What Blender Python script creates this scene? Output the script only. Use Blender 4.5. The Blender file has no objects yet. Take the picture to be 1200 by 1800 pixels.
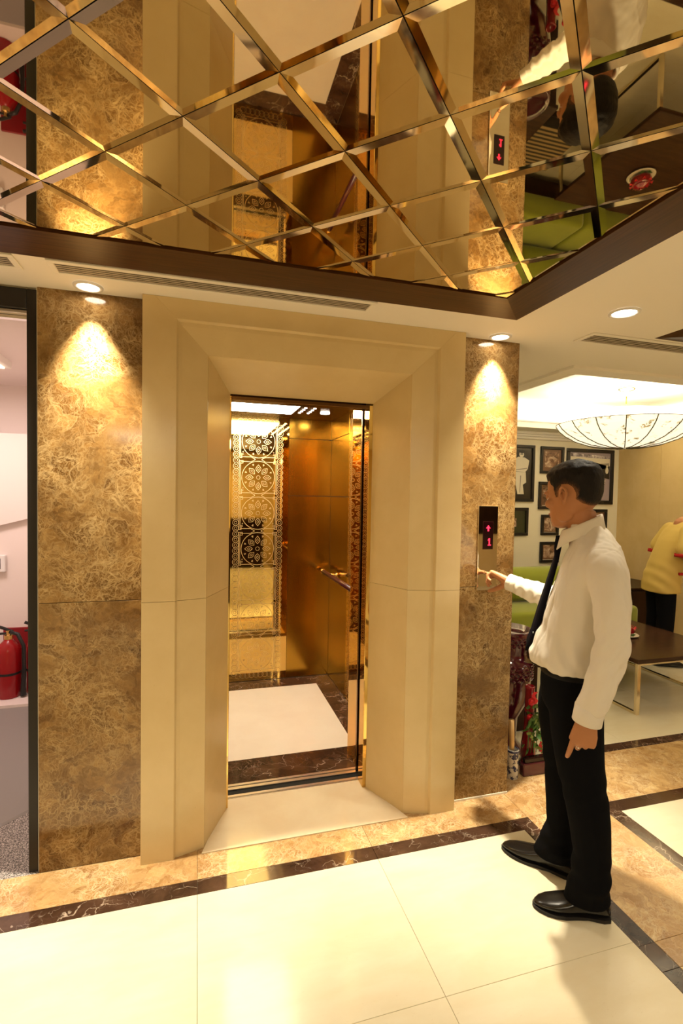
import bpy, bmesh, math, random
import numpy as np
from mathutils import Vector, Matrix, noise
random.seed(7)
R_ = math.radians
sc = bpy.context.scene
COL = sc.collection

# ------------------------------------------------------------------ camera, world, exposure
cam_d = bpy.data.cameras.new('camera')
cam_d.sensor_fit = 'HORIZONTAL'; cam_d.sensor_width = 36.0
cam_d.lens = 875.6 / 1200 * 36.0
cam_d.clip_start = 0.02
cam = bpy.data.objects.new('camera', cam_d); COL.objects.link(cam)
CR = ((0.96074279, -0.27688253, 0.01758862), (-0.00733718, 0.03801714, 0.99925015), (0.27734358, 0.96015143, -0.03449316))
CP = Vector((0.62706, -2.29574, 1.60521))
m = Matrix.Identity(4)
for i in range(3):
    m[i][0] = CR[0][i]; m[i][1] = CR[1][i]; m[i][2] = -CR[2][i]; m[i][3] = CP[i]
cam.matrix_world = m
sc.camera = cam
world = bpy.data.worlds.new('world'); sc.world = world; world.use_nodes = True
world.node_tree.nodes['Background'].inputs[0].default_value = (1.0, 0.84, 0.62, 1)
world.node_tree.nodes['Background'].inputs[1].default_value = 0.05
sc.view_settings.view_transform = 'Standard'; sc.view_settings.look = 'None'
sc.view_settings.gamma = 1.0; sc.view_settings.use_curve_mapping = False
sc.view_settings.exposure = -0.10
cy = sc.cycles
cy.max_bounces = 10; cy.diffuse_bounces = 4; cy.glossy_bounces = 6; cy.transmission_bounces = 6
cy.sample_clamp_indirect = 4.0; cy.blur_glossy = 0.8; cy.use_denoising = True
WARM = (1.0, 0.80, 0.50); WARM2 = (1.0, 0.88, 0.67); PINKISH = (1.0, 0.80, 0.74)

def light(kind, name, loc, energy, color=WARM, size=0.1, rot=(0, 0, 0), spot=None, blend=0.5, size_y=None):
    d = bpy.data.lights.new(name, kind); d.energy = energy; d.color = color
    if kind == 'AREA':
        d.size = size
        if size_y: d.shape = 'RECTANGLE'; d.size_y = size_y
    else: d.shadow_soft_size = size
    if kind == 'SPOT': d.spot_size = R_(spot); d.spot_blend = blend
    o = bpy.data.objects.new(name, d); COL.objects.link(o); o.location = loc; o.rotation_euler = rot
    return o
H = 2.42; HM = 2.3893
# added fill lights behind and beside the camera, plus the stair lobby's own light
light('AREA', 'lobby_fill_light', (0.4, -4.6, 2.30), 66, WARM2, 1.6, size_y=1.2)
light('AREA', 'lobby_side_fill', (-1.9, -2.2, 2.36), 26, WARM2, 0.5, size_y=1.6)
light('AREA', 'hall_side_fill', (5.3, -2.2, 2.34), 30, WARM2, 0.8, size_y=1.6)
light('AREA', 'stair_light', (-0.8, 1.10, 2.36), 22, PINKISH, 0.5, size_y=0.5)

# ------------------------------------------------------------------ materials
def mat(name, color=(0.5, 0.5, 0.5), rough=0.5, metal=0.0, spec=0.5, emit=None, estr=0.0, trans=0.0, coat=0.0, ior=1.45, sheen=0.0):
    M = bpy.data.materials.new(name); M.use_nodes = True
    b = M.node_tree.nodes['Principled BSDF']
    b.inputs['Base Color'].default_value = (*color, 1); b.inputs['Roughness'].default_value = rough
    b.inputs['Metallic'].default_value = metal; b.inputs['Specular IOR Level'].default_value = spec
    b.inputs['IOR'].default_value = ior
    b.inputs['Transmission Weight'].default_value = trans; b.inputs['Coat Weight'].default_value = coat
    b.inputs['Sheen Weight'].default_value = sheen
    if emit: b.inputs['Emission Color'].default_value = (*emit, 1); b.inputs['Emission Strength'].default_value = estr
    return M
class N:
    """tiny node-graph helper"""
    def __init__(s, M): s.M = M; s.t = M.node_tree; s.b = s.t.nodes['Principled BSDF']
    def n(s, kind, **kw):
        x = s.t.nodes.new(kind)
        for k, v in kw.items(): setattr(x, k, v)
        return x
    def l(s, a, b): s.t.links.new(a, b)
    def coord(s, scale=(1, 1, 1), rand=True):
        tc = s.n('ShaderNodeTexCoord'); v = tc.outputs['Object']
        if rand:
            oi = s.n('ShaderNodeObjectInfo'); mu = s.n('ShaderNodeMath', operation='MULTIPLY'); mu.inputs[1].default_value = 37.0
            s.l(oi.outputs['Random'], mu.inputs[0])
            ad = s.n('ShaderNodeVectorMath', operation='ADD'); s.l(v, ad.inputs[0]); s.l(mu.outputs[0], ad.inputs[1]); v = ad.outputs[0]
        mp = s.n('ShaderNodeMapping'); mp.inputs['Scale'].default_value = scale; s.l(v, mp.inputs[0]); return mp.outputs[0]
    def noise(s, v, scale, detail=6, rough=0.55, dist=0.0):
        x = s.n('ShaderNodeTexNoise'); x.inputs['Scale'].default_value = scale; x.inputs['Detail'].default_value = detail
        x.inputs['Roughness'].default_value = rough; x.inputs['Distortion'].default_value = dist; s.l(v, x.inputs['Vector']); return x
    def warp(s, v, scale, amt):
        x = s.noise(v, scale, 4); su = s.n('ShaderNodeVectorMath', operation='SUBTRACT'); su.inputs[1].default_value = (.5, .5, .5); s.l(x.outputs['Color'], su.inputs[0])
        sc_ = s.n('ShaderNodeVectorMath', operation='SCALE'); sc_.inputs['Scale'].default_value = amt; s.l(su.outputs[0], sc_.inputs[0])
        ad = s.n('ShaderNodeVectorMath', operation='ADD'); s.l(v, ad.inputs[0]); s.l(sc_.outputs[0], ad.inputs[1]); return ad.outputs[0]
    def crack(s, v, scale, width):
        x = s.n('ShaderNodeTexVoronoi', feature='DISTANCE_TO_EDGE'); x.inputs['Scale'].default_value = scale; s.l(v, x.inputs['Vector'])
        mr = s.n('ShaderNodeMapRange'); mr.inputs[1].default_value = 0; mr.inputs[2].default_value = width; mr.inputs[3].default_value = 1; mr.inputs[4].default_value = 0
        s.l(x.outputs['Distance'], mr.inputs[0]); return mr.outputs[0]
    def ramp(s, f, stops):
        r = s.n('ShaderNodeValToRGB'); e = r.color_ramp.elements
        while len(e) < len(stops): e.new(0.5)
        for i, (p, c) in enumerate(stops): e[i].position = p; e[i].color = (*c, 1)
        s.l(f, r.inputs[0]); return r.outputs[0]
    def mix(s, f, a, b, mode='MIX'):
        x = s.n('ShaderNodeMix', data_type='RGBA', blend_type=mode)
        if isinstance(f, float): x.inputs[0].default_value = f
        else: s.l(f, x.inputs[0])
        for q, i in ((a, 6), (b, 7)):
            if isinstance(q, tuple): x.inputs[i].default_value = (*q, 1)
            else: s.l(q, x.inputs[i])
        return x.outputs[2]
    def math(s, op, a, b=None):
        x = s.n('ShaderNodeMath', operation=op)
        for q, i in ((a, 0), (b, 1)):
            if q is None: continue
            if isinstance(q, (int, float)): x.inputs[i].default_value = q
            else: s.l(q, x.inputs[i])
        return x.outputs[0]
    def base(s, c): s.l(c, s.b.inputs['Base Color'])
    def bump(s, h, strength=0.1, dist=0.01):
        x = s.n('ShaderNodeBump'); x.inputs['Strength'].default_value = strength; x.inputs['Distance'].default_value = dist
        s.l(h, x.inputs['Height']); s.l(x.outputs[0], s.b.inputs['Normal'])

def emperador(name, dark, mid, lite, vein, rough=0.12, k=1.0, veinamt=0.75):
    M = mat(name, mid, rough, spec=0.5); g = N(M)
    v = g.coord((k, k, k)); w = g.warp(v, 1.8, 0.5); w2 = g.warp(v, 6, 0.16)
    n1 = g.noise(w, 1.9, 12, 0.66, 0.9); n2 = g.noise(w2, 16, 9, 0.72, 0.6)
    c = g.ramp(g.math('ADD', g.math('MULTIPLY', n1.outputs[0], 0.62), g.math('MULTIPLY', n2.outputs[0], 0.38)), [(0.36, dark), (0.49, mid), (0.64, lite)])
    def ridge(vec, s_, wd, det=5):
        x = g.noise(vec, s_, det, 0.6, 0.8); a_ = g.math('ABSOLUTE', g.math('SUBTRACT', x.outputs[0], 0.5))
        mr = g.n('ShaderNodeMapRange'); mr.inputs[1].default_value = 0; mr.inputs[2].default_value = wd; mr.inputs[3].default_value = 1; mr.inputs[4].default_value = 0; g.l(a_, mr.inputs[0]); return mr.outputs[0]
    w3 = g.warp(w2, 20, 0.05); w4 = g.warp(w3, 60, 0.012)
    def cell(vec, s_):
        x = g.n('ShaderNodeTexVoronoi', feature='F1'); x.inputs['Scale'].default_value = s_; g.l(vec, x.inputs['Vector'])
        sp = g.n('ShaderNodeSeparateColor'); g.l(x.outputs['Color'], sp.inputs[0]); return sp.outputs[0]
    c = g.mix(g.math('MULTIPLY', cell(w4, 34), 0.62), c, dark); c = g.mix(g.math('MULTIPLY', cell(w3, 11), 0.40), c, lite)
    vs = g.math('MAXIMUM', ridge(w, 3.2, 0.010), g.math('MULTIPLY', g.crack(w3, 11, 0.035), 0.85))
    vs = g.math('MAXIMUM', vs, g.math('MULTIPLY', g.crack(w4, 34, 0.085), 0.8)); vs = g.math('MAXIMUM', vs, g.math('MULTIPLY', g.crack(w4, 80, 0.13), 0.5))
    big = g.noise(w2, 4.5, 7, 0.65); mk_ = g.ramp(big.outputs[0], [(0.40, (0.10,) * 3), (0.62, (1,) * 3)])
    g.base(g.mix(g.math('MULTIPLY', g.math('MULTIPLY', vs, veinamt), mk_), c, vein)); return M
M_EMP = emperador('emperador_wall', (0.055, 0.022, 0.005), (0.165, 0.080, 0.020), (0.33, 0.195, 0.065), (0.60, 0.43, 0.20), 0.10, 1.0, 0.72)
M_EMPF = emperador('emperador_floor', (0.22, 0.095, 0.025), (0.42, 0.235, 0.085), (0.64, 0.44, 0.20), (0.84, 0.70, 0.44), 0.09, 1.0)
M_DARK = mat('dark_emperador', (0.04, 0.02, 0.012), 0.07); g = N(M_DARK)
v = g.coord(); w = g.warp(v, 4, 0.25); c = g.ramp(g.noise(w, 5, 8, 0.65, 0.5).outputs[0], [(0.3, (0.022, 0.010, 0.006)), (0.6, (0.075, 0.038, 0.022)), (0.8, (0.13, 0.075, 0.045))])
vm = g.math('MULTIPLY', g.crack(g.warp(g.warp(v, 2.2, 0.5), 12, 0.08), 6.5, 0.016), g.ramp(g.noise(v, 5, 4).outputs[0], [(0.46, (0,) * 3), (0.60, (1,) * 3)]))
vm = g.math('MAXIMUM', vm, g.math('MULTIPLY', g.crack(g.warp(v, 6, 0.3), 17, 0.018), g.math('MULTIPLY', g.ramp(g.noise(v, 7, 3).outputs[0], [(0.5, (0,) * 3), (0.64, (1,) * 3)]), 0.6)))
g.base(g.mix(g.math('MULTIPLY', vm, 0.75), c, (0.62, 0.50, 0.38)))
def limestone(name, a, b_, rough, k=1.0, streak=(1, 1, 1), fleck=(0.42, 0.30, 0.14)):
    M = mat(name, a, rough); g = N(M); v = g.coord(streak)
    c = g.mix(g.ramp(g.noise(g.warp(v, 1.5, 0.4), 3 * k, 6, 0.6).outputs[0], [(0.3, (0,) * 3), (0.7, (1,) * 3)]), a, b_)
    f = g.ramp(g.noise(v, 60 * k, 3, 0.7).outputs[0], [(0.66, (0,) * 3), (0.74, (1,) * 3)])
    g.base(g.mix(g.math('MULTIPLY', f, 0.22), c, fleck)); return M
M_CREAM = limestone('cream_floor', (0.76, 0.70, 0.53), (0.71, 0.63, 0.44), 0.13, 1.0, (1, 3.2, 1))
M_CREAM.node_tree.nodes['Principled BSDF'].inputs['Specular IOR Level'].default_value = 0.18
M_PORTAL = limestone('portal_limestone', (0.70, 0.555, 0.30), (0.64, 0.49, 0.25), 0.22, 1.2)
M_LANDING = limestone('landing_marble', (0.78, 0.67, 0.47), (0.72, 0.58, 0.38), 0.12, 1.3)
M_CARFLOOR = limestone('car_floor_marble', (0.80, 0.74, 0.64), (0.76, 0.68, 0.58), 0.14, 1.3)
M_BEIGE = limestone('beige_stone', (0.70, 0.53, 0.27), (0.62, 0.45, 0.20), 0.35, 1.0)
M_GROUT = mat('grout', (0.30, 0.22, 0.12), 0.8)
M_WHITE = mat('ceiling_paint', (0.90, 0.855, 0.775), 0.7)
M_PAINT = mat('cream_paint', (0.86, 0.80, 0.64), 0.6)
M_STAIRWALL = mat('stair_paint', (0.80, 0.70, 0.66), 0.6)
M_GREY = mat('grey_paint', (0.26, 0.235, 0.22), 0.55)
M_ALU = mat('satin_aluminium', (0.72, 0.69, 0.68), 0.28, 1.0)
M_STEEL = mat('sill_steel', (0.70, 0.66, 0.66), 0.30, 1.0)
M_CHROME = mat('chrome', (0.85, 0.80, 0.70), 0.08, 1.0)
M_BLACK = mat('black_frame', (0.008, 0.006, 0.005), 0.4)
M_GAP = mat('shadow_gap', (0.004, 0.003, 0.002), 0.8)
M_MIRROR = mat('bronze_mirror', (0.62, 0.52, 0.33), 0.015, 1.0)
M_BEVEL = mat('bronze_mirror_bevel', (0.66, 0.56, 0.37), 0.05, 1.0)
def wood(name, a, b_, rough=0.3, axis=(1, 14, 14)):
    M = mat(name, a, rough, spec=0.12); g = N(M); v = g.coord(axis)
    n_ = g.noise(g.warp(v, 1.5, 0.3), 4, 7, 0.65)
    g.base(g.ramp(n_.outputs[0], [(0.3, a), (0.7, b_)])); g.bump(n_.outputs[0], 0.08, 0.003); return M
M_WOODX = wood('dark_walnut', (0.036, 0.013, 0.0035), (0.090, 0.035, 0.010), 0.42, (1, 16, 16))
M_WOODY = wood('dark_walnut_depth', (0.036, 0.013, 0.0035), (0.085, 0.034, 0.010), 0.42, (16, 1, 16))
M_TABLE = wood('table_walnut', (0.030, 0.014, 0.008), (0.060, 0.030, 0.017), 0.22, (1, 12, 12))
M_DADO = wood('dado_walnut', (0.014, 0.006, 0.003), (0.030, 0.013, 0.006), 0.3, (10, 10, 1))
def brushed(name, col, rough, axis=(60, 60, 1.2)):
    M = mat(name, col, rough, 1.0); g = N(M); v = g.coord(axis)
    n_ = g.noise(v, 6, 4, 0.6); r = g.n('ShaderNodeMapRange'); r.inputs[3].default_value = rough * 0.75; r.inputs[4].default_value = rough * 1.35
    g.l(n_.outputs[0], r.inputs[0]); g.l(r.outputs[0], g.b.inputs['Roughness'])
    g.base(g.mix(n_.outputs[0], tuple(c * 0.86 for c in col), tuple(min(1, c * 1.1) for c in col)))
    return M
M_GOLD = brushed('brushed_gold', (0.44, 0.25, 0.035), 0.18)
M_GOLDMIR = mat('polished_gold', (0.80, 0.55, 0.17), 0.035, 1.0)
M_ETCH = mat('etched_gold_lines', (0.92, 0.70, 0.36), 0.42, 1.0)
M_BRONZE = mat('bronze_trim', (0.16, 0.085, 0.03), 0.25, 1.0)
M_DKBROWN = mat('car_transom', (0.05, 0.02, 0.006), 0.25)
M_BURG = mat('burgundy_leather', (0.05, 0.008, 0.014), 0.3)
M_LEDW = mat('car_light_diffuser', (1, 1, 1), 0.5, emit=(1.0, 0.91, 0.74), estr=29)
M_LENS = mat('lamp_lens', (1, 1, 1), 0.4, emit=(1.0, 0.90, 0.74), estr=30)
M_RED = mat('extinguisher_red', (0.30, 0.004, 0.006), 0.25)
M_REDSIGN = mat('red_sign', (0.25, 0.006, 0.010), 0.5)
M_RUBBER = mat('black_rubber', (0.01, 0.01, 0.01), 0.45)
M_BRASS = mat('brass', (0.75, 0.48, 0.16), 0.25, 1.0)
M_PLASTIC = mat('white_plastic', (0.78, 0.76, 0.74), 0.4)
M_LED = mat('red_display_light', (0.2, 0, 0), 0.4, emit=(1.0, 0.02, 0.06), estr=3.5)
M_DISP = mat('display_black', (0.010, 0.001, 0.002), 0.12)
M_GRAN = mat('speckled_granite', (0.3, 0.27, 0.25), 0.35); g = N(M_GRAN); v = g.coord()
g.base(g.ramp(g.noise(v, 170, 2, 0.7).outputs[0], [(0.38, (0.03, 0.027, 0.025)), (0.5, (0.22, 0.195, 0.175)), (0.62, (0.62, 0.57, 0.53))]))
M_GREENS = mat('green_velvet', (0.235, 0.265, 0.012), 0.85, sheen=0.4); g = N(M_GREENS); v = g.coord()
n_ = g.noise(v, 320, 2); g.base(g.mix(g.noise(v, 5, 3).outputs[0], (0.20, 0.235, 0.010), (0.28, 0.31, 0.020))); g.bump(n_.outputs[0], 0.25, 0.002)
def fabric(name, col, rough=0.8, scale=500, amt=0.15, sheen=0.0):
    M = mat(name, col, rough, sheen=sheen, spec=0.25); g = N(M); v = g.coord(rand=False)
    g.bump(g.noise(v, scale, 2).outputs[0], amt, 0.0012); return M
M_SHIRT = fabric('white_cotton', (0.68, 0.63, 0.54), 0.85, 420)
M_TROUS = fabric('black_wool', (0.004, 0.004, 0.005), 0.95, 350, 0.1); M_TROUS.node_tree.nodes['Principled BSDF'].inputs['Specular IOR Level'].default_value = 0.08
M_TIE = fabric('navy_silk', (0.003, 0.003, 0.006), 0.7, 600); M_TIE.node_tree.nodes['Principled BSDF'].inputs['Specular IOR Level'].default_value = 0.06
M_SHOE = mat('black_leather', (0.008, 0.007, 0.006), 0.22, spec=0.5)
M_SOLE = mat('shoe_sole', (0.006, 0.005, 0.005), 0.6)
M_BELT = mat('black_belt', (0.005, 0.004, 0.004), 0.45, spec=0.12)
M_SKIN = mat('skin', (0.40, 0.175, 0.075), 0.5, spec=0.35); g = N(M_SKIN); v = g.coord(rand=False)
g.b.inputs['Subsurface Weight'].default_value = 0.08; g.b.inputs['Subsurface Radius'].default_value = (0.012, 0.005, 0.003)
g.base(g.mix(g.noise(v, 14, 5).outputs[0], (0.37, 0.155, 0.062), (0.44, 0.20, 0.09))); g.bump(g.noise(v, 380, 3).outputs[0], 0.12, 0.001)
M_HAIR = mat('black_hair', (0.008, 0.006, 0.0045), 0.6, spec=0.22); g = N(M_HAIR); v = g.coord((1, 1, 0.25), rand=False)
at_ = g.n('ShaderNodeVertexColor', layer_name='fade')
fn_ = g.math('MULTIPLY', g.math('ADD', g.math('MULTIPLY', at_.outputs[0], 1.7), g.noise(v, 420, 2).outputs[0]), 0.75)
g.base(g.ramp(fn_, [(0.30, (0.20, 0.085, 0.035)), (0.75, (0.022, 0.012, 0.007)), (1.0, (0.007, 0.005, 0.004))]))
g.bump(g.noise(v, 260, 3).outputs[0], 0.6, 0.003)
M_EYEW = mat('eye_white', (0.75, 0.72, 0.68), 0.2); M_IRIS = mat('dark_iris', (0.012, 0.007, 0.004), 0.1)
M_LIP = mat('lips', (0.33, 0.11, 0.075), 0.45)
M_UNIF = fabric('yellow_uniform', (0.56, 0.40, 0.115), 0.8, 400)
M_UNIFR = fabric('red_trim', (0.38, 0.012, 0.012), 0.8, 400)
M_SHADE = mat('lamp_shade_fabric', (0.9, 0.84, 0.68), 0.7, emit=(1.0, 0.90, 0.66), estr=1.15); g = N(M_SHADE); v = g.coord()
blot = g.ramp(g.noise(g.warp(v, 6, 0.3), 13, 4, 0.7).outputs[0], [(0.585, (1, 0.90, 0.66)), (0.62, (0.06, 0.05, 0.02))]); g.l(blot, g.b.inputs['Emission Color'])
M_SHADET = mat('lamp_shade_top', (0.9, 0.86, 0.74), 0.7, emit=(1.0, 0.92, 0.72), estr=5.0)
M_RIB = mat('lamp_rib', (0.10, 0.08, 0.04), 0.5)
M_PRINT = mat('photo_grey', (0.30, 0.26, 0.22), 0.35); M_PRINTD = mat('photo_dark', (0.022, 0.018, 0.015), 0.3); M_PRINTL = mat('photo_light', (0.72, 0.66, 0.54), 0.4)
M_PRINTM = mat('photo_mauve', (0.33, 0.27, 0.31), 0.35); M_SEPIA = mat('photo_sepia', (0.15, 0.075, 0.04), 0.35); M_OLIVE = mat('photo_olive', (0.026, 0.030, 0.012), 0.4); M_PGREEN = mat('photo_green', (0.16, 0.27, 0.03), 0.4)
def photo(name, a, b_, c_, scale):
    M = mat(name, a, 0.3); g = N(M); v = g.coord()
    g.base(g.ramp(g.noise(g.warp(v, 9, 0.12), scale, 5, 0.6, 1.0).outputs[0], [(0.36, a), (0.5, b_), (0.64, c_)])); return M
M_PHB = photo('sepia_photo', (0.05, 0.025, 0.015), (0.24, 0.13, 0.08), (0.62, 0.48, 0.36), 10)
M_PHW = photo('street_photo', (0.10, 0.08, 0.09), (0.40, 0.34, 0.38), (0.82, 0.76, 0.76), 18)
M_REDGL = mat('red_glass', (0.26, 0.004, 0.012), 0.08, spec=0.6, coat=0.6); M_BURGGL = mat('burgundy_lacquer', (0.07, 0.006, 0.016), 0.12, coat=0.6)
M_PETAL = mat('red_petal', (0.55, 0.012, 0.018), 0.45); M_LEAF = mat('leaf_green', (0.05, 0.13, 0.018), 0.45); M_LEAFL = mat('leaf_pale', (0.22, 0.30, 0.07), 0.45)
M_PORC = mat('blue_white_porcelain', (0.75, 0.75, 0.74), 0.15); g = N(M_PORC); v = g.coord()
g.base(g.ramp(g.noise(g.warp(v, 20, 0.03), 34, 4, 0.6).outputs[0], [(0.50, (0.72, 0.72, 0.70)), (0.56, (0.025, 0.035, 0.13))]))
M_GOLDP = mat('gold_paper', (0.70, 0.48, 0.22), 0.4, 0.6); M_GLASSY = mat('smoky_glass', (0.32, 0.27, 0.18), 0.1, spec=0.7)
M_STRIPE = mat('striped_fabric', (0.1, 0.08, 0.05), 0.8); g = N(M_STRIPE); v = g.coord((26, 26, 26), rand=False)
wv = g.n('ShaderNodeTexWave', bands_direction='Y'); wv.inputs['Scale'].default_value = 0.32; g.l(v, wv.inputs[0]); g.base(g.ramp(wv.outputs[1], [(0.45, (0.012, 0.008, 0.005)), (0.55, (0.30, 0.20, 0.08))]))
M_CERAM = mat('white_ceramic', (0.78, 0.72, 0.6), 0.2)

# ------------------------------------------------------------------ mesh helpers
class B:
    def __init__(s): s.bm = bmesh.new()
    def box(s, x0, x1, y0, y1, z0, z1, bev=0.0, seg=1):
        t = bmesh.new(); bmesh.ops.create_cube(t, size=1)
        for v in t.verts: v.co = Vector(((x0 + x1) / 2 + v.co.x * (x1 - x0), (y0 + y1) / 2 + v.co.y * (y1 - y0), (z0 + z1) / 2 + v.co.z * (z1 - z0)))
        if bev: bmesh.ops.bevel(t, geom=list(t.edges), offset=bev, segments=seg, affect='EDGES', profile=0.5)
        s.add(t); return s
    def add(s, t, M=None):
        if M is not None: bmesh.ops.transform(t, matrix=M, verts=t.verts)
        me = bpy.data.meshes.new('tmp'); t.to_mesh(me); t.free(); s.bm.from_mesh(me); bpy.data.meshes.remove(me); return s
    def faces(s, vs, fs):
        V = [s.bm.verts.new(v) for v in vs]
        for f in fs:
            try: s.bm.faces.new([V[i] for i in f])
            except ValueError: pass
        return s
    def loft(s, rings, cap=True, close=True):
        n = len(rings[0]); V = [[s.bm.verts.new(p) for p in r] for r in rings]
        for a, b in zip(V[:-1], V[1:]):
            for i in range(n if close else n - 1): s.bm.faces.new((a[i], a[(i + 1) % n], b[(i + 1) % n], b[i]))
        if cap and close: s.bm.faces.new(V[0][::-1]); s.bm.faces.new(V[-1])
        return s
    def lathe(s, c, prof, n=32, cap=True):
        c = Vector(c); return s.loft([[c + Vector((r * math.cos(a), r * math.sin(a), z)) for a in (2 * math.pi * k / n for k in range(n))] for r, z in prof], cap)
    def tube(s, pts, rad, n=12, cap=True):
        pts = [Vector(p) for p in pts]; rad = rad if isinstance(rad, (list, tuple)) else [rad] * len(pts)
        rings = []; u = None
        for i, p in enumerate(pts):
            d = (pts[min(i + 1, len(pts) - 1)] - pts[max(i - 1, 0)]).normalized()
            if u is None: u = d.orthogonal().normalized()
            u = (u - d * u.dot(d)).normalized(); w = d.cross(u)
            rings.append([p + (u * math.cos(a) + w * math.sin(a)) * rad[i] for a in (2 * math.pi * k / n for k in range(n))])
        return s.loft(rings, cap)
    def sphere(s, c, r, sub=2, M=None):
        t = bmesh.new(); bmesh.ops.create_icosphere(t, subdivisions=sub, radius=1)
        r = r if isinstance(r, (tuple, list)) else (r, r, r)
        Mx = Matrix.Translation(Vector(c)) @ ((M.to_4x4() if M else Matrix.Identity(4)) @ Matrix.Diagonal((*r, 1)))
        return s.add(t, Mx)
    def chain(s, pts, rad, n=16):
        """tapered limb with round joints"""
        for i in range(len(pts) - 1):
            a, b = Vector(pts[i]), Vector(pts[i + 1]); s.tube([a, b], [rad[i], rad[i + 1]], n)
        for p, r in zip(pts, rad): s.sphere(p, r, 2)
        return s
    def prism(s, poly, z0, z1):
        n = len(poly); s.faces([(x, y, z0) for x, y in poly] + [(x, y, z1) for x, y in poly], [tuple(range(n))[::-1], tuple(range(n, 2 * n))] + [(i, (i + 1) % n, n + (i + 1) % n, n + i) for i in range(n)]); return s
    def xform(s, M): bmesh.ops.transform(s.bm, matrix=M, verts=s.bm.verts); return s
    def mesh(s, name, smooth=False):
        bmesh.ops.recalc_face_normals(s.bm, faces=s.bm.faces)
        me = bpy.data.meshes.new(name); s.bm.to_mesh(me); s.bm.free()
        if smooth: me.polygons.foreach_set('use_smooth', [True] * len(me.polygons))
        return me
    def obj(s, name, mat_, parent=None, smooth=False, **kw): return put(name, s.mesh(name, smooth), mat_, parent, **kw)

def put(name, me, mat_, parent=None, label=None, cat=None, group=None, kind=None, angle=None):
    o = bpy.data.objects.new(name, me); COL.objects.link(o)
    if mat_ is not None and not me.materials: me.materials.append(mat_)
    if parent is not None:
        o.parent = parent; o.matrix_parent_inverse = Matrix.Translation(-root_loc(parent))
    tag(o, label, cat, group, kind)
    return o
def root_loc(p):
    v = Vector(p.location)
    return v
def tag(o, label=None, cat=None, group=None, kind=None):
    for k, v in (('label', label), ('category', cat), ('group', group), ('kind', kind)):
        if v: o[k] = v
    return o
def thing(name, loc, label, cat, group=None, kind=None):
    o = bpy.data.objects.new(name, None); COL.objects.link(o); o.location = loc; o.empty_display_size = 0.05
    return tag(o, label, cat, group, kind)
def copy_tree(o, delta, label=None):
    def rec(a, par):
        c = a.copy(); COL.objects.link(c)
        if par is not None: c.parent = par
        for ch in [x for x in COL.objects if x.parent is a]: rec(ch, c)
        return c
    r = rec(o, None); r.location = Vector(o.location) + Vector(delta)
    if label: r['label'] = label
    return r
def sbox(name, b, mat_, parent=None, kind='structure', bev=0.0, **kw):
    return B().box(*b, bev).obj(name, mat_, parent, kind=kind, **kw)

# ------------------------------------------------------------------ floor
XE, XF, XG, XH = 2.1583, 2.2341, 2.6591, 2.7393
YA, YB, YM, YN = -0.2046, -0.2839, 0.2235, 0.3023
floor = sbox('floor', (-2.6, 6.1, -5.6, 3.1, -0.10, -0.006), M_GROUT)
def slab(name, x0, x1, y0, y1, m_, z=0.0, par=None):
    gp = 0.0007
    return B().box(x0 + gp, x1 - gp, y0 + gp, y1 - gp, z - 0.012, z, 0.0006).obj(name, m_, par or floor)
XJ = [-2.6, -1.664, -0.897, -0.130, 0.637, 1.404, XE]
YJ = [YB, -0.911, -1.678, -2.445, -3.212, -3.979, -4.746, -5.6]
for i in range(6):
    for j in range(7): slab('tile', XJ[i], XJ[i + 1], YJ[j + 1], YJ[j], M_CREAM)
    slab('dark_strip', XJ[i], XJ[i + 1] if i < 5 else XF, YB, YA, M_DARK) if i < 5 else None
    if i < 5: slab('border_slab', XJ[i], XJ[i + 1], YA, 0.0, M_EMPF)
# corner of the dark strip is mitred
B().prism([(1.4047, YB), (XE, YB), (XF, YA), (1.4047, YA)], -0.012, 0).obj('dark_strip', M_DARK, floor)
slab('border_slab', 1.404, XF, YA, 0.0, M_EMPF)
yy = [YB, -0.93, -1.03, -1.75, -2.52, -3.3, -4.1, -4.9, -5.6]
for j in range(8):
    if j: slab('dark_strip', XE, XF, yy[j + 1], yy[j], M_DARK)
    slab('border_slab', XF, XG, yy[j + 1], YA if j == 0 else yy[j], M_EMPF)
    if j: slab('dark_strip', XG, XH, yy[j + 1], yy[j], M_DARK)
B().prism([(XE, yy[1]), (XF, yy[1]), (XF, YA), (XE, YB)], -0.012, 0).obj('dark_strip', M_DARK, floor)
B().prism([(XG, yy[1]), (XH, yy[1]), (XH, YB), (XG, YA)], -0.012, 0).obj('dark_strip', M_DARK, floor)
XL = [XG, 3.35, 4.1, 4.87, 5.64, 6.1]
for i in range(5):
    if i: slab('dark_strip', XL[i], XL[i + 1], YB, YA, M_DARK)
    slab('border_slab', XL[i], XL[i + 1], YA, YM, M_EMPF)
    slab('dark_strip', XL[i], XL[i + 1], YM, YN, M_DARK)
    for a, b in ((YN, 1.0), (1.0, 1.767), (1.767, 2.534), (2.534, 3.05)): slab('tile', XL[i], XL[i + 1], a, b, M_CREAM)
    for j in range(7): slab('tile', XL[i] if i else XH, XL[i + 1], YJ[j + 1], YJ[j], M_CREAM)
B().prism([(XG, YA), (XH, YB), (XL[1], YB), (XL[1], YA)], -0.012, 0).obj('dark_strip', M_DARK, floor)
slab('border_slab', XF, XG, YA, YM, M_EMPF)
slab('dark_strip', 2.2524, XG, YM, YN, M_DARK)
for a, b in ((YN, 1.0), (1.0, 1.767), (1.767, 2.534), (2.534, 3.05)): slab('tile', 2.2524, XG, a, b, M_CREAM)

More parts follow.
